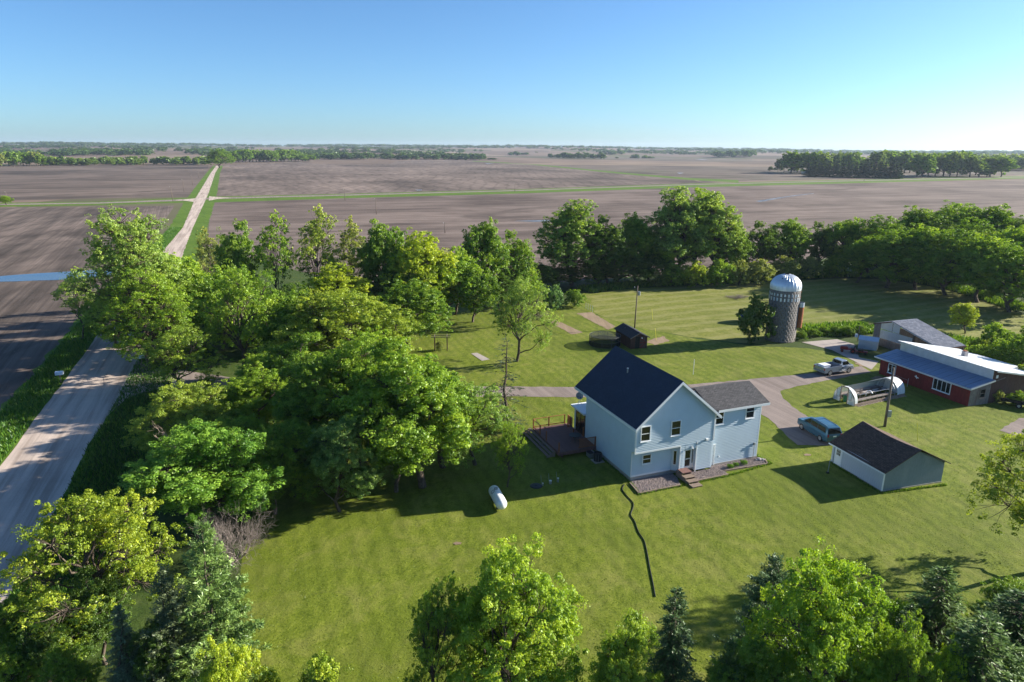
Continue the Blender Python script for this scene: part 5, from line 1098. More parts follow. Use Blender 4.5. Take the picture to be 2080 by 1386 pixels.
# ------------------------------------------------------------------ brown shed and round pen
sh = thing('brown_shed', 'small dark brown shed with a patched shingle roof and open door', 'shed', (17.5, 96.64, 0), R(15)); ws, dsd, h1, h2 = 2.55, 5.6, 1.85, 2.45
b = MB(); b.prism([(0, 0), (ws, 0), (ws, h1), (ws / 2, h2), (0, h1)], .03, dsd, 'xz'); b.obj('wall', 'shed_brown', sh)
for k in range(11):
    xa = k * .235
    if 3 <= k <= 5: continue
    tp_ = h1 + (h2 - h1) * (1 - abs(xa + .11 - ws / 2) / (ws / 2)) - .03; MB().bb(xa, xa + .22, -.0, .028, .03, tp_).obj('board', 'shed_brown', sh)
for k in range(23): MB().bb(-.03, -.002, .02 + k * .242, .02 + k * .242 + .225, .03, h1).obj('board', 'shed_brown', sh)
MB().bb(.70, 1.38, -.012, .029, .05, 1.88).obj('doorway', 'black', sh)
dr_ = MB().bb(1.42, 2.28, -.07, -.03, .05, 1.85).obj('door', 'barn_brown', sh); b = MB(); b.beam((1.45, -.085, .15), (2.25, -.085, .85), .03, .10); b.beam((1.42, -.085, .92), (2.28, -.085, .92), .03, .10); b.beam((2.25, -.085, .95), (1.45, -.085, 1.7), .03, .10) ; b.obj('brace', 'barn_red', dr_)
MB().bb(1.6, 1.8, -.09, -.075, 1.5, 1.7).obj('white_patch', 'white', dr_); MB().bb(-.04, .06, -.04, -.001, .0, h1).obj('corner_post', 'barn_brown', sh); MB().bb(ws - .06, ws + .04, -.04, -.001, .0, h1).obj('corner_post', 'barn_brown', sh)
for sgn in (-1, 1):
    xe = -.28 if sgn < 0 else ws + .28; pts = [(xe, -.3, h1 - .10), (xe, dsd + .2, h1 - .10), (ws / 2, dsd + .2, h2 + .06), (ws / 2, -.3, h2 + .06)]; rf = MB().slab4(pts, .06).obj('roof', 'shed_shingle', sh)
    p = [Vector(q) for q in pts]; nrm = (p[1] - p[0]).cross(p[3] - p[0]).normalized(); nrm = nrm if nrm.z > 0 else -nrm; r0 = random.Random(6)
    for k in range(7):
        for j in range(14):
            t0, t1 = k / 7, min(1, (k + 1.12) / 7); u0 = (j + .5 * (k % 2)) / 14; u1 = min(1, u0 + 1 / 14 - .004)
            if u1 - u0 < .01 or r0.random() < .04: continue
            e = r0.uniform(.012, .03); q = [p[0].lerp(p[1], u0).lerp(p[3].lerp(p[2], u0), t0) + nrm * e, p[0].lerp(p[1], u1).lerp(p[3].lerp(p[2], u1), t0) + nrm * e, p[0].lerp(p[1], u1).lerp(p[3].lerp(p[2], u1), t1) + nrm * .004, p[0].lerp(p[1], u0).lerp(p[3].lerp(p[2], u0), t1) + nrm * .004]
            b = MB(); b.add(q + [v - nrm * e for v in q[:2]], [(0, 1, 2, 3), (4, 5, 1, 0)], [[(0, 0), (.3, 0), (.3, .18), (0, .18)], None]); b.obj('shingle', 'shed_shingle', rf)
    q = [(xe, -.34, h1 - .17), (ws / 2, -.34, h2 - .01)]; MB().beam(q[0], q[1], .03, .10).obj('barge_board', 'barn_gray', sh)
pn = thing('wire_pen', 'round wire pen with netting roof beside the brown shed', 'pen', (14.0, 99.1, 0), 0); Rp = 2.35
for zz, rr_ in ((1.5, .03), (.75, .02), (.06, .03)):
    P = np.array([(Rp * math.cos(t), Rp * math.sin(t), zz) for t in np.linspace(0, 2 * math.pi, 33)]); V, Q = tubes([(P, np.full(33, rr_))], 6); link('ring', np_mesh('ring', V, Q, 'dark_metal'), pn)
for k in range(10): t = k * .628; MB().cyl((Rp * math.cos(t), Rp * math.sin(t), 0), (Rp * math.cos(t), Rp * math.sin(t), 1.5), .03, 6).obj('post', 'dark_metal', pn)
for t in (0.3, 1.87): MB().beam((Rp * math.cos(t), Rp * math.sin(t), 1.5), (-Rp * math.cos(t), -Rp * math.sin(t), 1.5), .03).obj('cross_bar', 'dark_metal', pn)
MB().cyl((0, 0, 1.51), (0, 0, 1.513), Rp, 28).obj('netting_roof', 'net', pn); b = MB(); b.lathe([(Rp - .01, .02), (Rp - .01, .75)], 28); b.obj('dark_netting', 'darknet', pn); b = MB(); b.lathe([(Rp - .01, .75), (Rp - .01, 1.48)], 28); b.obj('netting_wall', 'net', pn)

# ------------------------------------------------------------------ red barn
bn = thing('red_barn', 'long red barn with stepped metal roof', 'barn', (52.62, 73.84, 0), R(19)); Lb = 12.6
b = MB(); b.prism([(0.02, 0), (3.1, 0), (3.1, 2.9), (.02, 2.38)], .03, Lb, 'xz'); b.prism([(3.1, 0), (14, 0), (14, 1.9), (3.2, 4.0), (3.1, 4.0)], .03, Lb, 'xz'); b.obj('wall', 'barn_brown', bn)
w0 = MB()
for k in range(62):
    ya = k * .203
    if (2.35 < ya + .1 < 4.75): MB().bb(-.025, .018, ya + .03, ya + .225, .0, .62).obj('board', 'barn_red', bn); MB().bb(-.025, .018, ya + .03, ya + .225, 2.05, 2.36).obj('board', 'barn_red', bn)
    elif 10.05 < ya + .1 < 11.35: MB().bb(-.025, .018, ya + .03, ya + .225, .0, .62).obj('board', 'barn_red', bn)
    else: MB().bb(-.025 - random.uniform(0, .01), .018, ya + .03, ya + .225, .0, 2.36).obj('board', 'barn_red', bn)
for k in range(15): xa = .03 + k * .206; MB().bb(xa, xa + .197, -.012, .028, 0, 2.40 + xa * .168).obj('board', 'barn_gray', bn)
for k in range(52): xa = 3.14 + k * .208; MB().bb(xa, xa + .2, -.0, .028, 0, 3.98 - (xa - 3.1) * .193).obj('board', 'barn_brown', bn)
window(bn, (0, 3.55, 1.34), 2.35, 1.38, -1, 'y', 4, False); window(bn, (0, 10.70, 1.24), 1.15, 1.22, -1, 'y', 2, False)
window(bn, (1.90, 0, 1.42), .85, 1.1, -1, 'x', 1, True, mat='barn_gray'); MB().bb(3.65, 3.98, -.04, -.02, 3.05, 3.42).obj('white_notice', 'white', bn)
MB().beam((3.2, -.05, 2.62), (5.2, -.05, 3.0), .03, .10).obj('brace', 'barn_gray', bn)
# metal roofs built of ribbed sheets
def tin_roof(p, nsh, mat, parent, name='roof_sheet', th=.03):
    p = [Vector(q) for q in p]; nrm = (p[1] - p[0]).cross(p[3] - p[0]).normalized(); nrm = nrm if nrm.z > 0 else -nrm
    for k in range(nsh):
        u0, u1 = k / nsh, (k + 1) / nsh; b = MB(); a = [p[0].lerp(p[1], u) for u in (u0 + .002, u1 - .002)]; c = [p[3].lerp(p[2], u) for u in (u0 + .002, u1 - .002)]
        b.add([a[0], a[1], c[1], c[0]] + [v - nrm * th for v in (a[0], a[1], c[1], c[0])], [(0, 1, 2, 3), (7, 6, 5, 4), (0, 4, 5, 1), (1, 5, 6, 2), (2, 6, 7, 3), (3, 7, 4, 0)])
        for s_ in (.02, .5):
            A0 = a[0].lerp(a[1], s_) + nrm * .012; C0 = c[0].lerp(c[1], s_) + nrm * .012; b.beam(A0, C0, .03, .03)
        b.obj(name, mat, parent)
tin_roof([(-.55, -.40, 2.36), (-.55, Lb + .6, 2.30), (3.12, Lb + .6, 2.96), (3.12, -.40, 3.02)], 14, 'roof_sky', bn)
tin_roof([(3.02, -.45, 4.16), (3.02, Lb + .6, 4.16), (14.4, Lb + .6, 1.96), (14.4, -.45, 1.96)], 14, 'roof_sunlit', bn)
for k in range(28):
    ya = -.05 + k * (Lb + .1) / 28; MB().bb(3.06, 3.095, ya + .005, ya + (Lb + .1) / 28 - .005, 2.96, 4.08).obj('tin_panel', 'tin', bn)
MB().bb(-.60, -.552, -.42, Lb + .6, 2.16, 2.33).obj('fascia', 'tin', bn); MB().beam((-.55, -.43, 2.28), (3.1, -.43, 2.93), .05, .16).obj('barge_board', 'tin', bn); MB().beam((3.05, -.48, 4.07), (14.3, -.48, 1.9), .05, .16).obj('barge_board', 'tin', bn)
ch = MB()
for k in range(5): MB().bb(7.5, 8.05, 7.0, 7.5, 2.6 + k * .26, 2.6 + k * .26 + .245).obj('chimney_block', 'brick', bn)
MB().bb(7.58, 7.97, 7.08, 7.42, 3.9, 4.02).obj('chimney_cap', 'rust', bn)
ms = MB(); 
# white metal rooster-like bird ornament on the wall: flat silhouette
orn = [(-.30, .02), (-.12, .12), (-.02, .10), (.10, .26), (.16, .30), (.22, .24), (.16, .18), (.20, .12), (.36, .14), (.20, .02), (.05, -.02), (.0, -.18), (-.05, -.02), (-.18, -.02)]
MB().prism([(7.0 + x * 1.0, 1.25 + y * 1.0) for x, y in orn], -.06, -.03, 'yz').obj('bird_ornament', 'white', bn)
o = thing('gate_post', 'thin gray post with a wire rail in front of the red barn wall', 'post', tuple(bn.location + Matrix.Rotation(R(19), 3, 'Z') @ Vector((-.9, 7.4, 0))), R(19)); MB().cyl((0, 0, 0), (0, 0, 1.1), .03, 6).obj('post', 'steel', o); MB().beam((0, 0, .85), (0, 2.2, .95), .02).obj('rail', 'steel', o)
# ------------------------------------------------------------------ open gray shed
os_ = thing('open_shed', 'gray open-fronted shed with a long slate shingle roof', 'shed', (55.94, 97.53, 0), R(21)); La = 4.95
for y_, z_ in ((2.7, 3.2), (-.2, 4.05), (-3.7, 3.2), (-7.4, 2.3)):
    for xa in (.12, La - .2): MB().bb(xa - .07, xa + .07, y_ - .07, y_ + .07, 0, z_).obj('post', 'barn_gray', os_)
rf = MB().slab4([(0, -8.05, 2.20), (La, -8.05, 2.20), (La, 0, 4.2), (0, 0, 4.2)], .10).obj('roof', 'slate_shingle', os_, label='long slate-coloured shingle slope')
MB().slab4([(0, 3.1, 3.22), (La, 3.1, 3.22), (La, 0, 4.2), (0, 0, 4.2)], .10).obj('roof', 'slate_shingle', os_, label='short dark back slope')
p = [Vector(q) for q in [(0, -8.05, 2.20), (La, -8.05, 2.20), (La, 0, 4.2), (0, 0, 4.2)]]; nrm = (p[1] - p[0]).cross(p[3] - p[0]).normalized(); b = MB()
for k in range(27):
    t0, t1 = k / 27, (k + 1) / 27; A = p[0].lerp(p[3], t0); B = p[1].lerp(p[2], t0); Cc = p[1].lerp(p[2], t1); D = p[0].lerp(p[3], t1)
    b.add([A + nrm * .022, B + nrm * .022, Cc + nrm * .004, D + nrm * .004, A + nrm * .002, B + nrm * .002], [(0, 1, 2, 3), (4, 5, 1, 0)], [[(0, t0 * 8.3), (La, t0 * 8.3), (La, t1 * 8.3), (0, t1 * 8.3)], None])
b.obj('shingles', 'slate_shingle', rf, kind='stuff')
MB().bb(La - .1, La, -7.9, 3.0, 0, 2.1).obj('wall', 'barn_gray', os_, label='dim back wall'); b = MB(); b.prism([(2.9, 0), (2.9, 3.15), (1.8, 3.5), (1.8, 0)], .02, .06, 'yz'); b.obj('wall', 'barn_gray', os_, label='narrow block wall at the far corner')
b = MB(); b.prism([(1.8, 2.66), (1.8, 3.5), (0, 4.05), (-1.4, 3.65), (-1.4, 2.60)], .05, .08, 'yz'); b.obj('gable_wall', 'tin', os_)
for k in range(18):
    ya = 1.7 - k * .30; MB().box((-.02, ya - .145, 1.92), (.03, .27, 1.32)).obj('tin_panel', 'tin', os_)
for k in range(18): ya = 1.7 - k * .30; MB().box((.10, ya - .145, .62), (.03, .27, 1.22)).obj('board', 'barn_gray', os_)
MB().beam((.05, -8.1, 2.06), (La, -8.1, 2.06), .05, .14).obj('fascia', 'barn_brown', os_); MB().beam((-.03, 3.1, 3.12), (-.03, 0, 4.1), .05, .16).obj('barge_board', 'barn_brown', os_); MB().beam((-.03, 0, 4.1), (-.03, -8.05, 2.1), .05, .10).obj('barge_board', 'tin', os_)
# small white tin shed
wsz = thing('tin_shed', 'low white ribbed metal shed with a small gable roof', 'shed', (51.45, 97.6, 0), R(-33))
for k in range(9): MB().box((.0 + .14 + k * .28, 0, .72), (.265, .03 + .02 * (k % 2), 1.44)).obj('tin_panel', 'tin', wsz)
for k in range(7): MB().box((2.52, .14 + k * .28, .72 + .0), (.03 + .02 * (k % 2), .265, 1.44 + .1 * min(k, 6 - k))).obj('tin_panel', 'tin', wsz)
MB().bb(.02, 2.49, .03, 1.95, 0, 1.42).obj('wall', 'tin', wsz); tin_roof([(-.08, -.12, 1.40), (2.62, -.12, 1.40), (2.62, .98, 1.85), (-.08, .98, 1.85)], 3, 'tin', wsz); tin_roof([(-.08, 2.08, 1.40), (2.62, 2.08, 1.40), (2.62, .98, 1.85), (-.08, .98, 1.85)], 3, 'tin', wsz)
MB().prism([(0, 1.42), (1.95, 1.42), (.98, 1.80)], 2.46, 2.5, 'yz').obj('gable', 'tin', wsz)
o = thing('vent_post', 'thin rusty post behind the low white metal shed', 'post', (53.2, 101.2, 0), 0); MB().cyl((0, 0, 0), (0, 0, 2.6), .06, 6).obj('post', 'pole', o); MB().box((-.3, 0, 1.0), (.3, .3, .5)).obj('box', 'bluewhite', o)
# tractor / mower
tr = thing('garden_tractor', 'red machinery parked in the shadow beside the white metal shed', 'tractor', (48.9, 95.6, .06), R(-25))
MB().prism([(-.9, .35), (.1, .35), (.1, .75), (-.1, .85), (-.8, .80), (-.95, .6)], -.25, .25, 'xz').obj('hood', 'redpaint', tr); MB().bb(.1, 1.1, -.45, .45, .45, .62).obj('rear_body', 'redpaint', tr); MB().prism([(.45, .62), (.95, .62), (1.05, 1.05), (.92, 1.08), (.85, .74), (.45, .72)], -.22, .22, 'xz').obj('seat', 'black', tr)
MB().cyl((.1, 0, .7), (.28, 0, 1.05), .02, 6).obj('steering_column', 'black', tr)
for x_, y_, r_w in ((-.65, .38, .2), (-.65, -.38, .2), (.75, .5, .32), (.75, -.5, .32)): ww = MB().cyl((x_, y_ - .1, r_w), (x_, y_ + .1, r_w), r_w, 14).obj('wheel', 'tyre', tr); MB().cyl((x_, y_ - .11, r_w), (x_, y_ + .11, r_w), r_w * .5, 10).obj('rim', 'redpaint', ww)
tr2 = thing('tow_implement', 'red and black implement right of the garden tractor', 'implement', (50.5, 94.6, .06), R(-25)); MB().bb(-.8, .8, -.4, .4, .3, .42).obj('deck', 'redpaint', tr2); MB().beam((-.8, 0, .36), (-1.4, 0, .3), .06).obj('drawbar', 'dark_metal', tr2)
for x_ in (-.5, .5): MB().cyl((x_, -.45, .2), (x_, -.35, .2), .2, 12).obj('wheel', 'tyre', tr2); MB().cyl((x_, .35, .2), (x_, .45, .2), .2, 12).obj('wheel', 'tyre', tr2)
MB().bb(-.5, .2, -.3, .3, .42, .75).obj('engine', 'black', tr2)

# ------------------------------------------------------------------ greenhouse
gh = thing('greenhouse_frame', 'small hoop greenhouse with torn white plastic at both ends', 'greenhouse', (39.45, 73.69, 0), R(25.5)); Wd, Lg, Hg = 2.9, 8.7, 1.9
def hoop(x, r=.028, h=Hg): P = np.array([(x, Wd / 2 + Wd / 2 * math.cos(t) * (1 + .05 * math.sin(t)), h * math.sin(t) ** .8) for t in np.linspace(0, math.pi, 15)]); return P
for k, xx in enumerate([.02, 6.9, 7.8, 8.68]):
    V, Q = tubes([(hoop(xx), np.full(15, .028))], 6); link('hoop', np_mesh('hoop', V, Q, 'steel'), gh)
def skin(x0, x1, mat, name, t0=0, t1=14):
    a, b_ = hoop(x0, h=Hg + .02), hoop(x1, h=Hg + .02); b = MB(); vs = [tuple(v) for v in a] + [tuple(v) for v in b_]; b.add(vs, [(i, i + 1, 16 + i, 15 + i) for i in range(t0, t1)]); return b.obj(name, mat, gh, smooth=True)
skin(7.35, 8.7, 'plastic_sheet', 'plastic_cover'); skin(.0, .5, 'plastic_sheet', 'plastic_cover'); skin(.5, 5.0, 'film', 'torn_film', 0, 4); skin(5.0, 7.35, 'film', 'torn_film', 0, 6)
e = hoop(8.68); b = MB(); b.add([tuple(v) for v in e], [tuple(range(15))]); b.obj('end_wall', 'plastic_sheet', gh)
# front end with door and two side windows
for nm_, ya, yb, zt in (('end_panel', .05, .95, 1.35), ('end_panel', 1.98, 2.85, 1.35)):
    e_ = [(ya, .02), (yb, .02)] + ([(yb, 1.86), ((ya + yb) / 2 + .1, 1.55), (ya + .04, .75)] if ya < 1 else [(yb - .04, .75), ((ya + yb) / 2 - .1, 1.55), (ya, 1.86)]); MB().prism(e_, -.02, .0, 'yz').obj(nm_, 'film', gh)
for ya, yb in ((.45, .9), (2.03, 2.48)):
    b = MB(); b.bb(-.05, -.022, ya, ya + .04, .55, 1.45); b.bb(-.05, -.022, yb - .04, yb, .55, 1.45); b.bb(-.05, -.022, ya + .04, yb - .04, 1.41, 1.45); b.bb(-.05, -.022, ya + .04, yb - .04, .55, .59); q = b.obj('window_frame', 'old_wood', gh); MB().bb(-.04, -.03, ya + .04, yb - .04, .59, 1.41).obj('pane', 'plastic_sheet', q)
b = MB(); b.bb(-.06, .02, .96, 1.04, 0, 1.98); b.bb(-.06, .02, 1.89, 1.97, 0, 1.98); b.bb(-.06, .02, 1.04, 1.89, 1.90, 1.98); b.obj('door_frame', 'old_wood', gh)
MB().bb(0, Lg, -.03, .03, 0, .30).obj('base_board', 'old_wood', gh); MB().bb(0, Lg, Wd - .03, Wd + .03, 0, .30).obj('base_board', 'old_wood', gh)
MB().bb(.3, 7.2, .12, .62, .50, .56).obj('bench', 'barn_gray', gh); MB().bb(.3, 7.2, 2.2, 2.8, .62, .68).obj('bench', 'barn_gray', gh); MB().bb(2.2, 7.2, 1.1, 1.8, .70, .75).obj('bench', 'slab', gh)
for k in range(8):
    for yy in (.2, .55, 2.25, 2.7, 1.15, 1.75): MB().bb(.5 + k * .9, .56 + k * .9, yy, yy + .05, 0, .62).obj('bench_leg', 'old_wood', gh)
for k in range(6): MB().beam((.4 + k * 1.2, .05, .32), (.4 + k * 1.2, Wd - .05, .32), .05).obj('cross_beam', 'old_wood', gh)
for yy, zz in ((.35, 1.2), (Wd - .35, 1.3)): MB().cyl((.1, yy, zz), (7.4, yy, zz - .1), .02, 5).obj('purlin', 'steel', gh)
r0 = random.Random(5)
for k in range(0, 16, 3):
    o = thing('plant_tray', 'black plant tray on the greenhouse bench', 'tray', tuple(gh.location + Matrix.Rotation(R(25.5), 3, 'Z') @ Vector((2.5 + k % 8 * .55, 1.25 + (k // 8) * .33, .752))), R(25.5), 'trays on the greenhouse bench')
    b = MB(); b.bb(-.24, .24, -.13, .13, 0, .02); b.bb(-.24, .24, -.13, -.115, .02, .07); b.bb(-.24, .24, .115, .13, .02, .07); b.obj('tray', 'black', o); MB().bb(-.22, .22, -.112, .112, .021, .05).obj('soil', 'soil_near', o)
bk = thing('green_bin', 'green plastic bin just inside the greenhouse door', 'bin', tuple(gh.location + Matrix.Rotation(R(25.5), 3, 'Z') @ Vector((.5, 1.6, 0))), R(25.5)); MB().cyl((0, 0, 0), (0, 0, .8), .24, 12, .3).obj('body', 'green', bk); MB().cyl((0, 0, .8), (0, 0, .84), .32, 12).obj('lid', 'black', bk)
ph_ = Vector((.9, 2.7, 0)); b = MB(); P = np.array([(3.6, .9 + .45 * math.cos(t), .35 + .75 * math.sin(t)) for t in np.linspace(0, 2.4, 9)]); V, Q = tubes([(P, np.full(9, .07))], 6); link('fallen_sheet', np_mesh('fallen_sheet', V, Q, 'white'), gh)
b = MB()
for k in range(20): x_ = .3 + k * .42; b.add([(x_, -.06, .02), (x_ + .42, -.06, .02), (x_ + .42, -.28 - r0.uniform(0, .12), .05), (x_, -.26 - r0.uniform(0, .12), .05), (x_ + .2, -.15, .12)], [(0, 1, 4), (1, 2, 4), (2, 3, 4), (3, 0, 4)])
b.obj('torn_skirt', 'old_wood', gh)

# ------------------------------------------------------------------ vehicles
def loft(secs, mat, name, parent, smooth=False, cap=True):
    k = len(secs[0]); b = MB(); vs = [p for s in secs for p in s]; fs = [(i * k + j, i * k + j + 1, (i + 1) * k + j + 1, (i + 1) * k + j) for i in range(len(secs) - 1) for j in range(k - 1)]
    if cap: fs += [tuple(range(k)), tuple(range((len(secs) - 1) * k, len(secs) * k))[::-1]]
    b.add(vs, fs); return b.obj(name, mat, parent, smooth=smooth)
def wheels(parent, xs, w_, r=.34):
    for x_ in xs:
        for s_ in (-1, 1):
            y_ = s_ * (w_ - .10); t = MB().cyl((x_, y_ - .11, r), (x_, y_ + .11, r), r, 22).obj('wheel', 'tyre', parent); b = MB().cyl((x_, y_ - .115, r), (x_, y_ + .115, r), r * .62, 16).obj('rim', 'rim', t)
            MB().cyl((x_, y_ - .04 + s_ * .135, r + .06), (x_, y_ + .0 + s_ * .135, r + .06), r * 1.0, 22).obj('wheel_arch', 'black', parent) if 0 else None
def sect(x, w_, zb, zt, tw=.93): return [(x, -w_ * .9, zb), (x, -w_, zb + .18), (x, -w_, zt - .16), (x, -w_ * tw, zt), (x, w_ * tw, zt), (x, w_, zt - .16), (x, w_, zb + .18), (x, w_ * .9, zb)]
def van(loc, rz, mat, label, cat):
    o = thing('parked_van' if cat == 'van' else 'parked_car', label, cat, loc, rz); w_ = .96
    loft([sect(-2.42, .80, .40, .85), sect(-2.36, .90, .28, .98), sect(-1.6, w_, .24, 1.04), sect(-.9, w_, .22, 1.10), sect(.6, w_, .22, 1.10), sect(1.9, w_, .24, 1.08), sect(2.36, .92, .30, 1.05), sect(2.44, .88, .36, .95)], mat, 'body', o)
    def cs(x, zt, wt, zb=1.06): return [(x, -w_ * .92, zb), (x, -wt, zt - .05), (x, -wt * .86, zt), (x, wt * .86, zt), (x, wt, zt - .05), (x, w_ * .92, zb)]
    loft([cs(-1.55, 1.10, .86), cs(-.55, 1.72, .72), cs(0.3, 1.77, .73), cs(1.7, 1.76, .73), cs(2.15, 1.68, .72), cs(2.40, 1.10, .84)], mat, 'cabin', o)
    e = .015
    def quad(ps, nm, m_='glass'): return MB().add(ps, [(0, 1, 2, 3)]).obj(nm, m_, o)
    quad([(-1.46, -.78, 1.15 + e), (-1.46, .78, 1.15 + e), (-.62, .62, 1.685 + e), (-.62, -.62, 1.685 + e)], 'windshield')
    quad([(2.435, -.74, 1.14), (2.435, .74, 1.14), (2.225, .62, 1.62), (2.225, -.62, 1.62)], 'rear_window')
    for s_ in (-1, 1):
        for xa, xb, xc, xd in ((-1.20, -.32, -.32, -.60), (-.26, .80, .80, -.26), (.86, 2.08, 1.92, .86)):
            ya = lambda z: s_ * (w_ * .92 - (w_ * .92 - .73) * (z - 1.06) / .64 + .012); quad([(xa, ya(1.16), 1.16), (xb, ya(1.16), 1.16), (xc, ya(1.60), 1.60), (xd, ya(1.60), 1.60)][::s_], 'side_window')
        MB().bb(2.36, 2.445, s_ * .74 - .08, s_ * .74 + .08, .78, 1.06).obj('tail_light', 'redlight', o); MB().bb(-2.43, -2.36, s_ * .62 - .16, s_ * .62 + .16, .66, .82).obj('headlight', 'glass', o)
        MB().cyl((-.2, s_ * .56, 1.80), (1.9, s_ * .56, 1.79), .018, 5).obj('roof_rail', 'steel', o); MB().box((-1.1, s_ * 1.02, 1.16), (.12, .16, .12)).obj('mirror', mat, o)
    MB().bb(2.42, 2.50, -.85, .85, .42, .58).obj('bumper', mat, o); MB().bb(2.445, 2.455, -.18, .18, .78, .90).obj('number_plate', 'white', o); wheels(o, (-1.52, 1.50), w_, .34); return o
vc = (Vector(G(1628.8, 873.8)) + Vector(G(1666, 897.5))) / 2; vd = Vector(G(1666, 897.5)) - Vector(G(1628.8, 873.8)); va = math.atan2(vd.y, vd.x)
off_ = Matrix.Rotation(va, 3, 'Z') @ Vector((0, .86, 0)); van((vc.x + off_.x, vc.y + off_.y, .05), va, 'van', 'teal blue minivan parked on the gravel beside the garage', 'van')
van((41.2, 113.0, .04), R(150), 'darkcar', 'black car half hidden behind the bush left of the silo', 'car')
A = Vector(G(1685, 763.8)); B = Vector(G(1722, 758)); td = B - A; ta = math.atan2(td.y, td.x); tc = (A + B) / 2 + Matrix.Rotation(ta, 3, 'Z') @ Vector((0, .85, 0))
tk_ = thing('pickup_truck', 'silver pickup truck with a white box in its bed on the gravel', 'pickup truck', (tc.x, tc.y, .05), ta)
w_ = .96
loft([sect(.35, w_, .38, 1.14), sect(1.5, w_, .36, 1.12), sect(2.4, .90, .40, 1.02), sect(2.55, .80, .44, .88)], 'truck', 'front_body', tk_)
b = MB(); b.bb(-2.65, .30, -w_, -w_ + .08, .42, 1.16); b.bb(-2.65, .30, w_ - .08, w_, .42, 1.16); b.bb(-2.65, -2.57, -w_ + .08, w_ - .08, .42, 1.14); b.bb(.22, .30, -w_ + .08, w_ - .08, .42, 1.16); b.obj('bed_side', 'truck', tk_); MB().bb(-2.57, .22, -w_ + .08, w_ - .08, .55, .62).obj('bed_floor', 'dark_metal', tk_)
cs = lambda x, zt, wt: [(x, -.90, 1.10), (x, -wt, zt - .06), (x, -wt * .86, zt), (x, wt * .86, zt), (x, wt, zt - .06), (x, .90, 1.10)]
loft([cs(.33, 1.15, .86), cs(.42, 1.72, .72), cs(1.1, 1.76, .73), cs(1.35, 1.70, .71), cs(1.95, 1.14, .84)], 'truck', 'cab', tk_)
MB().add([(1.90, -.76, 1.20), (1.90, .76, 1.20), (1.42, .62, 1.655), (1.42, -.62, 1.655)], [(0, 1, 2, 3)]).obj('windshield', 'glass', tk_); MB().add([(.335, -.68, 1.25), (.335, .68, 1.25), (.40, .6, 1.62), (.40, -.6, 1.62)], [(0, 1, 2, 3)]).obj('rear_window', 'glass', tk_)
for s_ in (-1, 1):
    ya = lambda z: s_ * (.90 - .18 * (z - 1.10) / .60 + .012); MB().add([(.5, ya(1.18), 1.18), (1.72, ya(1.18), 1.18), (1.33, ya(1.62), 1.62), (.55, ya(1.62), 1.62)][::s_], [(0, 1, 2, 3)]).obj('side_window', 'glass', tk_)
    MB().bb(-2.665, -2.645, s_ * .86 - .07, s_ * .86 + .07, .78, 1.08).obj('tail_light', 'redlight', tk_); MB().box((1.5, s_ * 1.05, 1.24), (.10, .18, .16)).obj('mirror', 'truck', tk_); MB().bb(-.1, 1.3, s_ * .98 - .05, s_ * .98 + .05, .33, .40).obj('side_step', 'rim', tk_); MB().bb(2.48, 2.56, s_ * .62 - .14, s_ * .62 + .14, .74, .9).obj('headlight', 'white', tk_)
MB().bb(-2.76, -2.66, -.85, .85, .45, .62).obj('bumper', 'steel', tk_); MB().bb(2.5, 2.62, -.85, .85, .45, .66).obj('bumper', 'steel', tk_); wheels(tk_, (-1.66, 1.66), w_, .38)
cb = thing('white_box', 'white box standing in the bed of the silver pickup', 'box', tuple(tk_.location + Matrix.Rotation(ta, 3, 'Z') @ Vector((-1.7, .1, .62))), ta); MB().bb(-.55, .55, -.5, .5, 0, .62).obj('body', 'white', cb); MB().bb(-.58, .58, -.53, .53, .621, .68).obj('lid', 'white', cb)
# black trailer at the right edge
tl = thing('utility_trailer', 'black open utility trailer in front of the brown barn end', 'trailer', (58.6, 74.0, .05), R(-42))
MB().bb(-1.6, 1.6, -.8, .8, .45, .52).obj('floor', 'black', tl)
for s_ in (-1, 1): MB().bb(-1.6, 1.6, s_ * .8 - .03, s_ * .8 + .03, .521, .85).obj('side', 'black', tl); w1 = MB().cyl((.1, s_ * .98 - .1, .3), (.1, s_ * .98 + .1, .3), .3, 16).obj('wheel', 'tyre', tl); MB().cyl((.1, s_ * .98 - .105, .3), (.1, s_ * .98 + .105, .3), .16, 10).obj('rim', 'rim', w1); MB().beam((1.6, s_ * .5, .48), (2.7, 0, .45), .06).obj('drawbar', 'dark_metal', tl)
MB().bb(-1.63, -1.6, -.8, .8, .52, .85).obj('tailgate', 'black', tl)
# ------------------------------------------------------------------ small things
def box_post(px_, lb, hh=1.1, cat='mailbox', nm='mailbox'):
    o = thing(nm, lb, cat, G(*px_), R(20)); MB().bb(-.05, .05, -.05, .05, 0, hh).obj('post', 'old_wood', o); b = MB(); b.prism([(-.28, 0), (.28, 0), (.28, .28), (.15, .42), (-.15, .42), (-.28, .28)], -.42, .42, 'xz'); q = b.obj('box', 'bluewhite', o); q.location = (0, 0, hh); q.rotation_euler.z = R(90); MB().bb(-.42, -.43, -.2, .2, hh + .05, hh + .3).obj('door', 'white', o)
box_post((124, 778), 'pale blue box on a post on the left verge of the road'); box_post((289, 742), 'pale box on a post under the tree at the driveway entrance', 1.0)
pg = thing('arbor', 'small gray wooden garden arbor on the back lawn', 'arbor', G(896, 712), R(3))
for x_ in (-.9, .9):
    for y_ in (-.5, .5): MB().bb(x_ - .05, x_ + .05, y_ - .05, y_ + .05, 0, 2.1).obj('post', 'barn_brown', pg)
for y_ in (-.5, .5): MB().beam((-1.4, y_, 2.15), (1.4, y_, 2.15), .06, .12).obj('beam', 'barn_gray', pg)
for x_ in (-.9, .9): MB().beam((x_, -.8, 2.26), (x_, .8, 2.26), .05, .08).obj('rafter', 'barn_gray', pg)
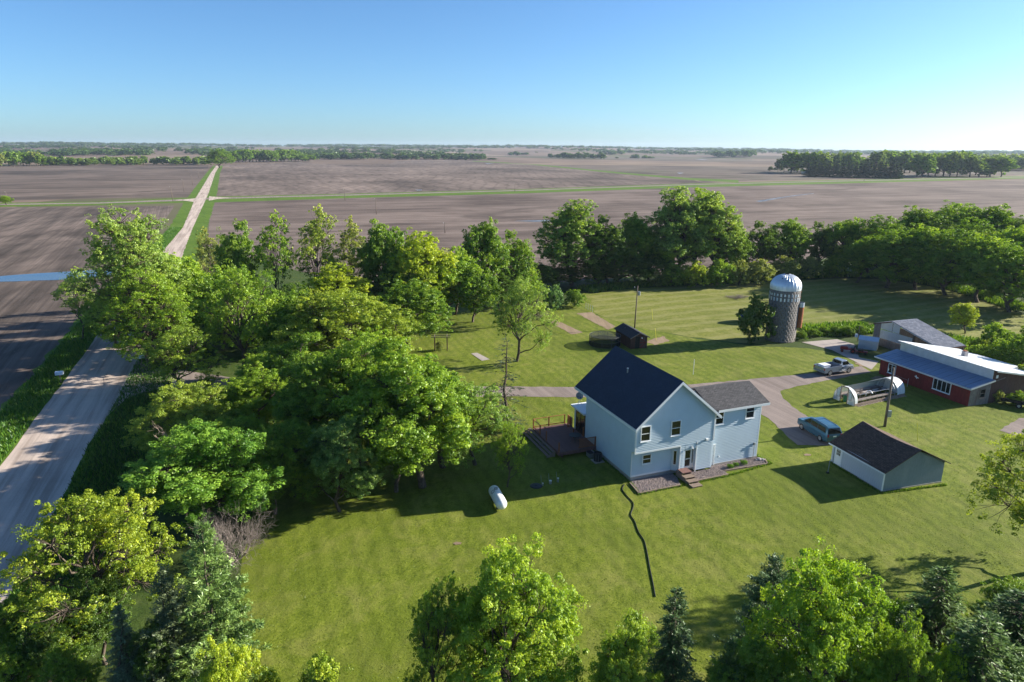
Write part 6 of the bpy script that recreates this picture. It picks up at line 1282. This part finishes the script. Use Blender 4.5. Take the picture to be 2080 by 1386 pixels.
T_('climbing_plant', 'bush', 0, 0, 0, 0, OL, 'scrubby climbing plant inside the garden arbor', 'plant', pos=(pg.location.x - .2, pg.location.y, 0), ht=1.5, wd=1.2)
fn = thing('wire_gate', 'short wire fence piece beside the small round tree', 'fence', G(1190, 628), R(-70))
for k in range(4): MB().cyl((k * .9, 0, 0), (k * .9, 0, 1.2), .04, 6).obj('post', 'steel', fn)
for zz in (.3, .7, 1.1): MB().beam((0, 0, zz), (2.7, 0, zz), .02).obj('wire', 'steel', fn)
for q, (x, y, wq) in enumerate([(1490, 606, 4.2), (1508, 604, 3.2)]):
    T_('brush_pile', 'bare_bush', 0, 0, 0, 0, (1, 1, 1), ['low gray brush pile in the meadow left of the silo', 'smaller brush pile right of the low gray one'][q], 'brush pile', pos=G(x, y), ht=.75, wd=wq)
# far farm buildings (white specks) and mast
for q, (x, dd_, s, lb) in enumerate([(1035, 5000, 1.0, 'tiny white farm building on the horizon near centre'), (1142, 4300, .9, 'tiny white farm shed left of the far mast'), (1470, 4800, 1.3, 'tiny white buildings on the right horizon')]):
    p = far_place(x, dd_); o = thing('far_farmhouse', lb, 'building', p, 0); MB().prism([(-9 * s, 0), (9 * s, 0), (9 * s, 7), (0, 12), (-9 * s, 7)], -12, 12, 'xz').obj('wall', 'white', o); MB().slab4([(-10 * s, -12.5, 6.6), (-10 * s, 12.5, 6.6), (0, 12.5, 12.3), (0, -12.5, 12.3)], .3).obj('roof', 'tin', o); MB().slab4([(10 * s, -12.5, 6.6), (10 * s, 12.5, 6.6), (0, 12.5, 12.3), (0, -12.5, 12.3)], .3).obj('roof', 'tin', o)
p = far_place(1269, 5200); o = thing('radio_mast', 'thin radio mast on the horizon right of centre', 'mast', p, 0); MB().cyl((0, 0, 0), (0, 0, 62), .9, 6, .4).obj('mast', 'steel', o)
b0 = G(1635, 352.5); o = thing('far_shed', 'tiny pale shed at the left end of the far spruce grove', 'shed', b0, 0); MB().prism([(-3, 0), (3, 0), (3, 2.6), (0, 4), (-3, 2.6)], -4, 4, 'xz').obj('wall', 'tin', o)

# ------------------------------------------------------------------ haze
b = MB(); b.bb(-8900, 8900, -300, 8950, -18, 92)
n = NM('haze_air'); v = n.n('VolumePrincipled', {'Color': (.66, .80, 1.0, 1), 'Density': 6e-5, 'Anisotropy': .2}); n.t.links.new(v.outputs[0], n.o.inputs['Volume']); M['haze'] = n.m
b.obj('haze', 'haze', None, kind='stuff')
